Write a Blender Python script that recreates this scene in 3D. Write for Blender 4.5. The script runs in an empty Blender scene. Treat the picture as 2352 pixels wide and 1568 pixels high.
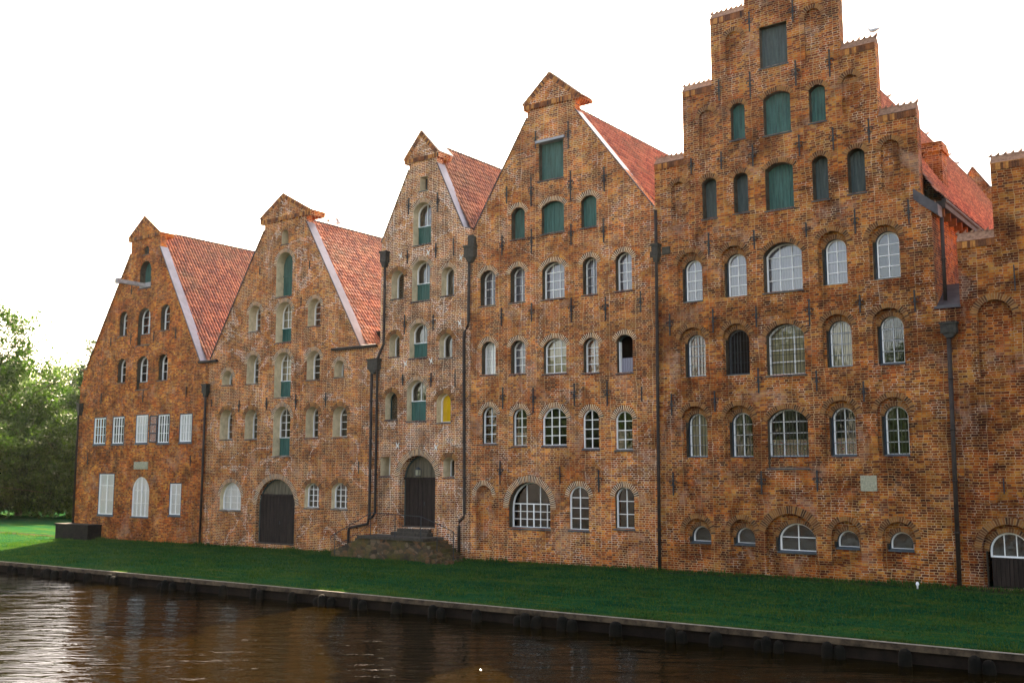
import bpy, math, random
import numpy as np
from mathutils import Vector, Matrix
from mathutils.geometry import tessellate_polygon
random.seed(7)
S = bpy.context.scene
COL = S.collection
R = math.radians

# ---------------------------------------------------------------- camera
YF = 38.9                      # the front of the row of warehouses is the plane y = YF
cam_d = bpy.data.cameras.new('camera')
cam_d.sensor_width = 36.0
cam_d.lens = 36.0 * 2340.0 / 2352.0
cam_d.clip_start = 0.2
cam_d.clip_end = 3000.0
cam = bpy.data.objects.new('camera', cam_d)
COL.objects.link(cam)
cam.location = (0, 0, 4.0)
cam.rotation_euler = (R(90) + math.atan(296 / 2340.0), 0, R(126.5 - 90))
S.camera = cam

# ---------------------------------------------------------------- light
SUN_AZ, SUN_EL = 129.0, 39.5    # azimuth counter-clockwise from +x
w = bpy.data.worlds.new('World')
S.world = w
w.use_nodes = True
nt = w.node_tree
bg = nt.nodes['Background']
sky = nt.nodes.new('ShaderNodeTexSky')
sky.sky_type = 'NISHITA'
sky.sun_disc = False
sky.sun_elevation = R(SUN_EL)
sky.sun_rotation = R(90 - SUN_AZ)
sky.air_density = 1.0
sky.dust_density = 3.0
sky.ozone_density = 0.6
bg.inputs[1].default_value = 0.10
nt.links.new(sky.outputs[0], bg.inputs[0])
sd = bpy.data.lights.new('sun', 'SUN')
sd.energy = 5.0
sd.angle = R(0.6)
sd.color = (1.0, 0.93, 0.80)
sun = bpy.data.objects.new('sun', sd)
COL.objects.link(sun)
sv = Vector((math.cos(R(SUN_AZ)) * math.cos(R(SUN_EL)), math.sin(R(SUN_AZ)) * math.cos(R(SUN_EL)), math.sin(R(SUN_EL))))
sun.rotation_euler = sv.to_track_quat('Z', 'Y').to_euler()
S.view_settings.view_transform = 'Standard'
S.view_settings.look = 'None'
S.view_settings.exposure = 2.88
S.view_settings.gamma = 1.0
S.view_settings.use_curve_mapping = False
S.view_settings.use_white_balance = True
S.view_settings.white_balance_temperature = 8400
S.view_settings.white_balance_tint = 16
S.render.resolution_x, S.render.resolution_y = 1024, 682

# ---------------------------------------------------------------- helpers
WO = {}                         # world origin of every object built
def link(o, parent, origin):
    origin = Vector(origin)
    WO[o.name] = origin
    COL.objects.link(o)
    if parent is not None:
        o.parent = parent
        o.location = origin - WO[parent.name]
    else:
        o.location = origin
    return o
def tag(o, label=None, cat=None, group=None, kind=None):
    if label: o['label'] = label
    if cat: o['category'] = cat
    if group: o['group'] = group
    if kind: o['kind'] = kind
    return o
def empty(name, loc):
    o = bpy.data.objects.new(name, None)
    o.empty_display_size = 0.3
    return link(o, None, loc)
class MB:
    """collects shapes in world coordinates, links them as one mesh object"""
    def __init__(s):
        s.v = []; s.f = []; s.m = []
    def add(s, vs, fs, mi=0):
        k = len(s.v)
        s.v += [tuple(p) for p in vs]
        s.f += [tuple(k + i for i in f) for f in fs]
        s.m += [mi] * len(fs)
        return s
    def box(s, a, b, mi=0):
        x0, y0, z0 = a; x1, y1, z1 = b
        return s.add([(x0,y0,z0),(x1,y0,z0),(x1,y1,z0),(x0,y1,z0),(x0,y0,z1),(x1,y0,z1),(x1,y1,z1),(x0,y1,z1)],
              [(0,3,2,1),(4,5,6,7),(0,1,5,4),(1,2,6,5),(2,3,7,6),(3,0,4,7)], mi)
    def prism(s, pts, y0, y1, mi=0, caps=True):
        """polygon of (x,z), counter-clockwise seen from the front (from -y)"""
        n = len(pts)
        vs = [(x, y0, z) for x, z in pts] + [(x, y1, z) for x, z in pts]
        fs = [(i, n + i, n + (i + 1) % n, (i + 1) % n) for i in range(n)]
        if caps: fs += [tuple(range(n)), tuple(range(2 * n - 1, n - 1, -1))]
        return s.add(vs, fs, mi)
    def tube(s, pts, r, n=8, mi=0, cap=True):
        pts = [Vector(p) for p in pts]
        rs = r if isinstance(r, (list, tuple)) else [r] * len(pts)
        vs = []; fs = []
        for i, p in enumerate(pts):
            d = (pts[min(i + 1, len(pts) - 1)] - pts[max(i - 1, 0)]).normalized()
            a = d.orthogonal().normalized() if abs(d.z) < .9 else Vector((1, 0, 0))
            a = (a - d * a.dot(d)).normalized(); b = d.cross(a)
            for k in range(n):
                t = 2 * math.pi * k / n
                vs.append(p + (a * math.cos(t) + b * math.sin(t)) * rs[i])
        for i in range(len(pts) - 1):
            for k in range(n):
                fs.append((i*n+k, i*n+(k+1)%n, (i+1)*n+(k+1)%n, (i+1)*n+k))
        if cap:
            fs.append(tuple(range(n - 1, -1, -1))); fs.append(tuple((len(pts)-1)*n + k for k in range(n)))
        return s.add(vs, fs, mi)
    def build(s, name, mats, parent=None, origin=None, smooth=False, label=None):
        me = bpy.data.meshes.new(name)
        if origin is None: origin = WO[parent.name] if parent is not None else s.v[0]
        ox, oy, oz = origin
        me.from_pydata([(x - ox, y - oy, z - oz) for x, y, z in s.v], [], s.f)
        for m in (mats if isinstance(mats, (list, tuple)) else [mats]): me.materials.append(m)
        me.polygons.foreach_set('material_index', s.m)
        if smooth: me.polygons.foreach_set('use_smooth', [True] * len(s.f))
        me.update()
        o = bpy.data.objects.new(name, me)
        link(o, parent, origin)
        if label: o['label'] = label
        return o

# ---------------------------------------------------------------- materials
class NT:
    def __init__(s, name):
        s.m = bpy.data.materials.new(name); s.m.use_nodes = True
        s.t = s.m.node_tree; s.n = s.t.nodes
        s.b = s.n['Principled BSDF']; s.out = s.n['Material Output']
    def new(s, typ, **kw):
        n = s.n.new('ShaderNode' + typ)
        for k, v in kw.items():
            if k.startswith('i_'):
                key = k[2:]
                n.inputs[int(key) if key.isdigit() else key].default_value = v
            else: setattr(n, k, v)
        return n
    def lk(s, a, b): s.t.links.new(a, b)
    def noise(s, vec, scale, detail=3, rough=.55, dist=0):
        n = s.new('TexNoise', i_Scale=scale, i_Detail=detail, i_Roughness=rough, i_Distortion=dist)
        if vec is not None: s.lk(vec, n.inputs['Vector'])
        return n.outputs['Fac']
    def ramp(s, fac, stops, interp='LINEAR'):
        n = s.new('ValToRGB'); cr = n.color_ramp; cr.interpolation = interp
        while len(cr.elements) < len(stops): cr.elements.new(.5)
        for e, (p, c) in zip(cr.elements, stops):
            e.position = p; e.color = (c[0], c[1], c[2], 1) if isinstance(c, (tuple, list)) else (c, c, c, 1)
        s.lk(fac, n.inputs[0]); return n.outputs[0]
    def mix(s, fac, a, b, mode='MIX'):
        n = s.new('MixRGB', blend_type=mode)
        for i, x in enumerate((fac, a, b)):
            if hasattr(x, 'is_output'): s.lk(x, n.inputs[i])
            else: n.inputs[i].default_value = x if (i == 0) else ((*x, 1) if len(x) == 3 else x)
        return n.outputs[0]
    def math(s, op, a, b=0.0, c=None):
        n = s.new('Math', operation=op)
        for i, x in enumerate((a, b) if c is None else (a, b, c)):
            if hasattr(x, 'is_output'): s.lk(x, n.inputs[i])
            else: n.inputs[i].default_value = x
        return n.outputs[0]
    def bump(s, h, strength=.5, dist=.02):
        n = s.new('Bump', i_Strength=strength, i_Distance=dist)
        s.lk(h, n.inputs['Height']); s.lk(n.outputs[0], s.b.inputs['Normal']); return n
    def pos(s): return s.new('NewGeometry').outputs['Position']

BRICKS = [(0.00,(.075,.036,.026)), (.15,(.14,.040,.019)), (.33,(.26,.057,.016)), (.52,(.45,.104,.017)), (.72,(.60,.175,.022)), (.90,(.68,.28,.045)), (1.0,(.38,.19,.10))]
def brick(name, mort=(.50,.40,.29), msize=.013, ochre=.4, light=1.0, dirt=.5, seed=0.0, crack=1.0):
    t = NT(name)
    p = t.pos()
    sp = t.new('SeparateXYZ'); t.lk(p, sp.inputs[0])
    wob = t.noise(p, 1.3, 2)
    u = t.math('ADD', sp.outputs[0], sp.outputs[1])
    v = t.math('ADD', sp.outputs[2], t.math('MULTIPLY', wob, .10))
    fine = t.noise(p, 22, 2)
    v = t.math('ADD', v, t.math('MULTIPLY', fine, .018))
    u = t.math('ADD', u, t.math('MULTIPLY', wob, .25))
    cv = t.new('CombineXYZ'); t.lk(u, cv.inputs[0]); t.lk(v, cv.inputs[1])
    bt = t.new('TexBrick', offset=.5, squash=.62, squash_frequency=2)
    t.lk(cv.outputs[0], bt.inputs['Vector'])
    bt.inputs['Color1'].default_value = (0,0,0,1); bt.inputs['Color2'].default_value = (1,1,1,1); bt.inputs['Mortar'].default_value = (.5,.5,.5,1)
    bt.inputs['Scale'].default_value = 1.0; bt.inputs['Mortar Size'].default_value = msize; bt.inputs['Mortar Smooth'].default_value = .35
    bt.inputs['Brick Width'].default_value = .27; bt.inputs['Row Height'].default_value = .092
    off = t.new('VectorMath', operation='ADD'); off.inputs[1].default_value = (seed*13.1, seed*5.7, seed*3.3); t.lk(p, off.inputs[0]); pp = off.outputs[0]
    big = t.noise(pp, .32, 4, .6, .6)
    med = t.noise(pp, 1.6, 4, .65, .4)
    sc = t.new('MapRange', i_1=.32, i_2=.68); t.lk(big, sc.inputs[0])
    tone = t.math('ADD', t.math('MULTIPLY', bt.outputs['Color'], .72), t.math('MULTIPLY', med, .55))
    tone = t.math('ADD', tone, t.math('MULTIPLY', big, .5))
    tone = t.math('SUBTRACT', tone, .32)
    col = t.ramp(tone, BRICKS)
    # ochre patches, grimy patches
    oc = t.ramp(t.noise(pp, .55, 3, .6, .8), [(.47, 0), (.58, 1)])
    col = t.mix(t.math('MULTIPLY', oc, ochre), col, (.42,.17,.025), 'OVERLAY')
    gr = t.ramp(t.noise(pp, .42, 6, .7, 1.2), [(.47, 0), (.60, 1)])
    pt = t.ramp(t.noise(pp, 1.9, 3, .6, .2), [(.38, (.48,.43,.44)), (.5, (1,1,1)), (.64, (1.35,1.16,.98))])
    col = t.mix(.8, col, pt, 'MULTIPLY')
    col = t.mix(t.math('MULTIPLY', gr, dirt), col, (.36,.26,.20), 'MULTIPLY')
    col = t.mix(1.0, col, (light, light, light), 'MULTIPLY')
    sm = t.new('Mapping'); sm.inputs['Scale'].default_value = (1.6, 1.6, .16); t.lk(pp, sm.inputs[0])
    stk = t.ramp(t.noise(sm.outputs[0], 1.0, 5, .6, .3), [(.46, (1,1,1)), (.64, (.42,.38,.36))])
    col = t.mix(.6, col, stk, 'MULTIPLY')
    # mortar shows strongly in some stretches and is smeared over in others
    mm = t.ramp(t.noise(pp, .9, 4, .6, .5), [(.36, .22), (.56, 1)])
    mc = t.mix(mm, (mort[0]*.42, mort[1]*.34, mort[2]*.26), mort)
    mc = t.mix(t.math('MULTIPLY', gr, dirt*.8), mc, (.42,.34,.28), 'MULTIPLY')
    col = t.mix(bt.outputs['Fac'], col, mc)
    # repaired cracks: very pale joints along wandering lines, and worn pinkish patches
    cn = t.noise(pp, .30, 4, .60, .5)
    crk = t.ramp(t.math('ABSOLUTE', t.math('SUBTRACT', cn, .5)), [(0.0, 1), (.009, .9), (.015, 0)])
    col = t.mix(t.math('MULTIPLY', t.math('MULTIPLY', crk, crack), bt.outputs['Fac']), col, (.95,.78,.62))
    wn_ = t.ramp(t.noise(pp, .8, 5, .7, .6), [(.56, 0), (.68, .45)])
    col = t.mix(wn_, col, (.40,.23,.16))
    # lime streaks
    wh = t.ramp(t.noise(pp, 2.7, 5, .7, .3), [(.70, 0), (.76, 1)])
    col = t.mix(t.math('MULTIPLY', wh, .45), col, (.48,.42,.36))
    t.lk(col, t.b.inputs['Base Color'])
    t.b.inputs['Roughness'].default_value = .88
    t.b.inputs['Specular IOR Level'].default_value = .12
    h = t.math('SUBTRACT', t.math('MULTIPLY', t.noise(p, 14, 4), .8), bt.outputs['Fac'])
    t.bump(h, .9, .018)
    return t.m
def voussoir(name, light=1.0, pal=None):
    t = NT(name)
    g = t.new('NewGeometry')
    c = t.ramp(g.outputs['Random Per Island'], pal or [(0,(.05,.025,.018)),(.35,(.16,.055,.022)),(.7,(.30,.10,.03)),(1,(.42,.18,.05))])
    n = t.noise(g.outputs['Position'], 9, 4)
    c = t.mix(.6, c, t.ramp(n, [(.3,(.35,.33,.3)),(.75,(1,1,1))]), 'MULTIPLY')
    c = t.mix(1.0, c, (light,)*3, 'MULTIPLY')
    t.lk(c, t.b.inputs['Base Color']); t.b.inputs['Roughness'].default_value = .85; t.b.inputs['Specular IOR Level'].default_value = .12
    t.bump(n, .6, .01)
    return t.m
def plain(name, col, rough=.7, var=.35, scale=6, metal=0, spec=None, bump=.3, streak=False):
    t = NT(name)
    p = t.pos()
    if streak:
        mp = t.new('Mapping'); mp.inputs['Scale'].default_value = (9, 9, .7); t.lk(p, mp.inputs[0]); n = t.noise(mp.outputs[0], 1.6, 4, .65)
    else:
        n = t.noise(p, scale, 5, .65)
    lo = tuple(c * (1 - var) for c in col); hi = tuple(min(1, c * (1 + var)) for c in col)
    t.lk(t.ramp(n, [(.3, lo), (.7, hi)]), t.b.inputs['Base Color'])
    t.b.inputs['Roughness'].default_value = rough; t.b.inputs['Metallic'].default_value = metal
    t.b.inputs['Specular IOR Level'].default_value = .18 if spec is None else spec
    if bump: t.bump(n, bump, .01)
    return t.m
M = {}
M['b1'] = brick('brick_orange', (.46,.24,.10), .011, .42, .95, .65, 1, crack=0.15)
M['b2'] = brick('brick_light_joints', (.70,.46,.26), .0135, .30, .90, .65, 2, crack=0.8)
M['b3'] = brick('brick_red_brown', (.86,.63,.43), .0155, .15, .78, .75, 3, crack=1)
M['b4'] = brick('brick_mixed', (.68,.44,.24), .0130, .38, .95, .65, 4, crack=0.45)
M['b5'] = brick('brick_weathered', (.50,.31,.15), .0120, .40, .76, .95, 5, crack=0.28)
M['b7'] = brick('brick_brown', (.42,.25,.12), .011, .5, .64, 1.0, 6, crack=0.2)
M['vous'] = voussoir('voussoir_brick')
M['vousd'] = voussoir('voussoir_brick_dark', .9)
M['mortar'] = plain('lime_mortar', (.78,.64,.46), .9, .3, 12)
M['mortard'] = plain('dark_mortar', (.26,.15,.07), .9, .4, 8)
M['white'] = plain('white_window_paint', (.86,.84,.80), .45, .05, 4, bump=0)
M['cream'] = plain('cream_limewash', (.56,.44,.28), .85, .28, 3)
M['dkframe'] = plain('dark_blue_grey_paint', (.035,.048,.058), .5, .3, 5)
M['sill'] = plain('slate_sill', (.055,.066,.07), .55, .4, 7)
M['green'] = plain('green_shutter_paint', (.026,.10,.082), .5, .45, 4, streak=True)
M['greengrey'] = plain('grey_green_shutter_paint', (.05,.075,.072), .6, .4, 4, streak=True)
M['gate'] = plain('weathered_brown_gate_wood', (.026,.018,.014), .9, .5, 4, streak=True)
M['gatelight'] = plain('weathered_lunette_wood', (.12,.10,.065), .75, .5, 4, streak=True)
M['iron'] = plain('wrought_iron', (.030,.034,.036), .55, .4, 12)
M['pipe'] = plain('dark_downpipe_metal', (.034,.024,.019), .65, .45, 3)
M['pipegreen'] = plain('patinated_rain_head', (.035,.032,.025), .65, .5, 8)
M['zinc'] = plain('zinc_sheet', (.25,.255,.27), .42, .22, 1.2, metal=.35, bump=.15)
M['zincdark'] = plain('aged_lead_edge', (.065,.058,.060), .55, .3, 3, metal=.2)
M['tiewhite'] = plain('white_tie_plate', (.72,.70,.64), .6, .2, 12)
M['stone'] = plain('plaque_stone', (.30,.28,.19), .85, .35, 14, bump=.6)
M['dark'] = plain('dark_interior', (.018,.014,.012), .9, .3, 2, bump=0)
M['beam'] = plain('grey_hoist_beam_wood', (.30,.28,.27), .7, .3, 5)
M['yellow'] = plain('yellow_blind', (.95,.60,.01), .6, .12, 3, bump=0)
M['vousl'] = voussoir('voussoir_brick_light', 1.5)
M['jamb'] = plain('dark_shade_reveal', (.065,.050,.034), .85, .5, 3)  # dark frame paint and recess shade both put into this colour
M['leadlight'] = plain('grey_lead_coping', (.20,.19,.19), .6, .3, 3)
M['cap'] = plain('mossy_saddle_tiles', (.22,.115,.07), .85, .5, 9, bump=.6)
M['quay'] = plain('weathered_quay_coping', (.12,.080,.048), .85, .75, 1.7, bump=.6)
M['quay'] = plain('weathered_quay_coping', (.075,.050,.030), .9, .8, 2.2, bump=.6)
M['quaytop'] = plain('pale_quay_edge', (.30,.26,.20), .8, .25, 4)
M['pile'] = plain('wet_blackened_timber', (.005,.0045,.003), .95, .5, 5, spec=.1, bump=.8)
M['sheet'] = plain('dark_wet_quay_wall', (.014,.009,.006), .9, .6, 2, spec=.15, bump=.7)
M['plinth'] = plain('dark_plinth_stone', (.013,.010,.007), .9, .6, 3, bump=.6)
M['granite'] = plain('worn_step_stone', (.055,.045,.034), .85, .5, 6, bump=.6)
M['rubble'] = None
M['bark'] = plain('bark', (.07,.05,.035), .9, .4, 8, bump=.8)
M['gull'] = plain('gull_feathers', (.55,.55,.56), .7, .35, 6, bump=0)
M['paving'] = plain('quay_paving', (.03,.028,.026), .9, .3, 2, bump=.3)
M['lampw'] = plain('white_plastic', (.8,.8,.78), .4, .05, 3, bump=0)

def glass():
    t = NT('window_glass')
    tr = t.new('BsdfTransparent'); tr.inputs[0].default_value = (.93,.93,.91,1)
    gl = t.new('BsdfGlossy', i_Roughness=.015); gl.inputs[0].default_value = (1,1,1,1)
    n = t.noise(t.pos(), 2.6, 2, .5)
    b = t.new('Bump', i_Strength=.12, i_Distance=.05); t.lk(n, b.inputs['Height'])
    t.lk(b.outputs[0], gl.inputs['Normal'])
    f = t.new('Fresnel', i_IOR=1.52)
    fac = t.math('MULTIPLY', f.outputs[0], 2.3)
    mx = t.new('MixShader'); t.lk(fac, mx.inputs[0]); t.lk(tr.outputs[0], mx.inputs[1]); t.lk(gl.outputs[0], mx.inputs[2])
    t.lk(mx.outputs[0], t.out.inputs[0])
    return t.m
M['glass'] = glass()
def cloth(name, col, stripes=None):
    t = NT(name)
    p = t.pos(); sp = t.new('SeparateXYZ'); t.lk(p, sp.inputs[0])
    wv = t.math('SINE', t.math('ADD', t.math('MULTIPLY', sp.outputs[0], 55), t.math('MULTIPLY', t.noise(p, 3, 2), 9)))
    c = t.mix(t.math('MULTIPLY_ADD', wv, .5, .5), tuple(x*.72 for x in col), col)
    if stripes:
        n = t.new('TexVoronoi', i_Scale=4.5, i_Randomness=1.0); t.lk(p, n.inputs['Vector'])
        c = t.mix(.85, c, t.ramp(t.math('FRACT', t.math('MULTIPLY', n.outputs['Distance'], 3.1)), stripes, 'CONSTANT'))
    t.lk(c, t.b.inputs['Base Color']); t.b.inputs['Roughness'].default_value = .8
    return t.m
M['cur1'] = cloth('reflection_white_curtain', (.90,.89,.86))  # curtain whitened to paint in the bright pane reflections
M['cur2'] = cloth('painted_lit_room', (.46,.37,.22))  # glow of lamplit rooms painted as tan cloth behind the panes
M['cur3'] = cloth('sky_lilac_cloth', (.25,.235,.275))  # curtain cloth with the lilac of the mirrored sky painted in
M['cur4'] = cloth('red_brown_display', (.36,.19,.13), [(0,(.30,.10,.08)),(.3,(.5,.40,.3)),(.55,(.16,.07,.07)),(.8,(.42,.20,.07))])
M['cur5'] = cloth('goods_on_window_shelf', (.4,.3,.2), [(0,(.45,.10,.07)),(.25,(.6,.5,.35)),(.5,(.12,.10,.08)),(.7,(.55,.35,.08)),(.85,(.2,.25,.25))])

def tile_mat(name, c0, c1, c2):
    t = NT(name)
    uv = t.new('TexCoord').outputs['UV']
    fl = t.new('VectorMath', operation='FLOOR'); t.lk(uv, fl.inputs[0])
    wn = t.new('TexWhiteNoise', noise_dimensions='3D'); t.lk(fl.outputs[0], wn.inputs['Vector'])
    p = t.pos()
    c = t.ramp(wn.outputs['Value'], [(0, c0), (.5, c1), (1, c2)])
    fr = t.new('VectorMath', operation='FRACTION'); t.lk(uv, fr.inputs[0]); fs = t.new('SeparateXYZ'); t.lk(fr.outputs[0], fs.inputs[0])
    c = t.mix(1.0, c, t.ramp(fs.outputs[0], [(0,(.34,.30,.28)),(.22,(.8,.78,.75)),(.42,(1.7,1.9,2.2)),(.62,(1.5,1.6,1.7)),(.82,(.75,.7,.68)),(1,(.34,.30,.28))]), 'MULTIPLY')  # trough dirt, plus sunlit streaks painted along the crests
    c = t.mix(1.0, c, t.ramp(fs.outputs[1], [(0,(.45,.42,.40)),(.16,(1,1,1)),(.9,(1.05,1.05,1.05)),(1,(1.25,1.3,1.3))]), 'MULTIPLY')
    big = t.noise(p, .5, 4, .6)
    c = t.mix(t.ramp(big, [(.48, 0), (.75, .6)]), c, (.20,.13,.05), 'MIX')
    n = t.noise(p, 12, 4)
    c = t.mix(.6, c, t.ramp(n, [(.3,(.5,.45,.42)),(.7,(1,1,1))]), 'MULTIPLY')
    t.lk(c, t.b.inputs['Base Color']); t.b.inputs['Roughness'].default_value = .5
    t.b.inputs['Specular IOR Level'].default_value = .4
    t.bump(n, .3, .01)
    return t.m
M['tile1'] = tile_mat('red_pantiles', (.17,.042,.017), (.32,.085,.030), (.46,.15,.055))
M['tile2'] = tile_mat('orange_brown_pantiles', (.14,.04,.014), (.27,.08,.024), (.40,.15,.055))

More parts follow.
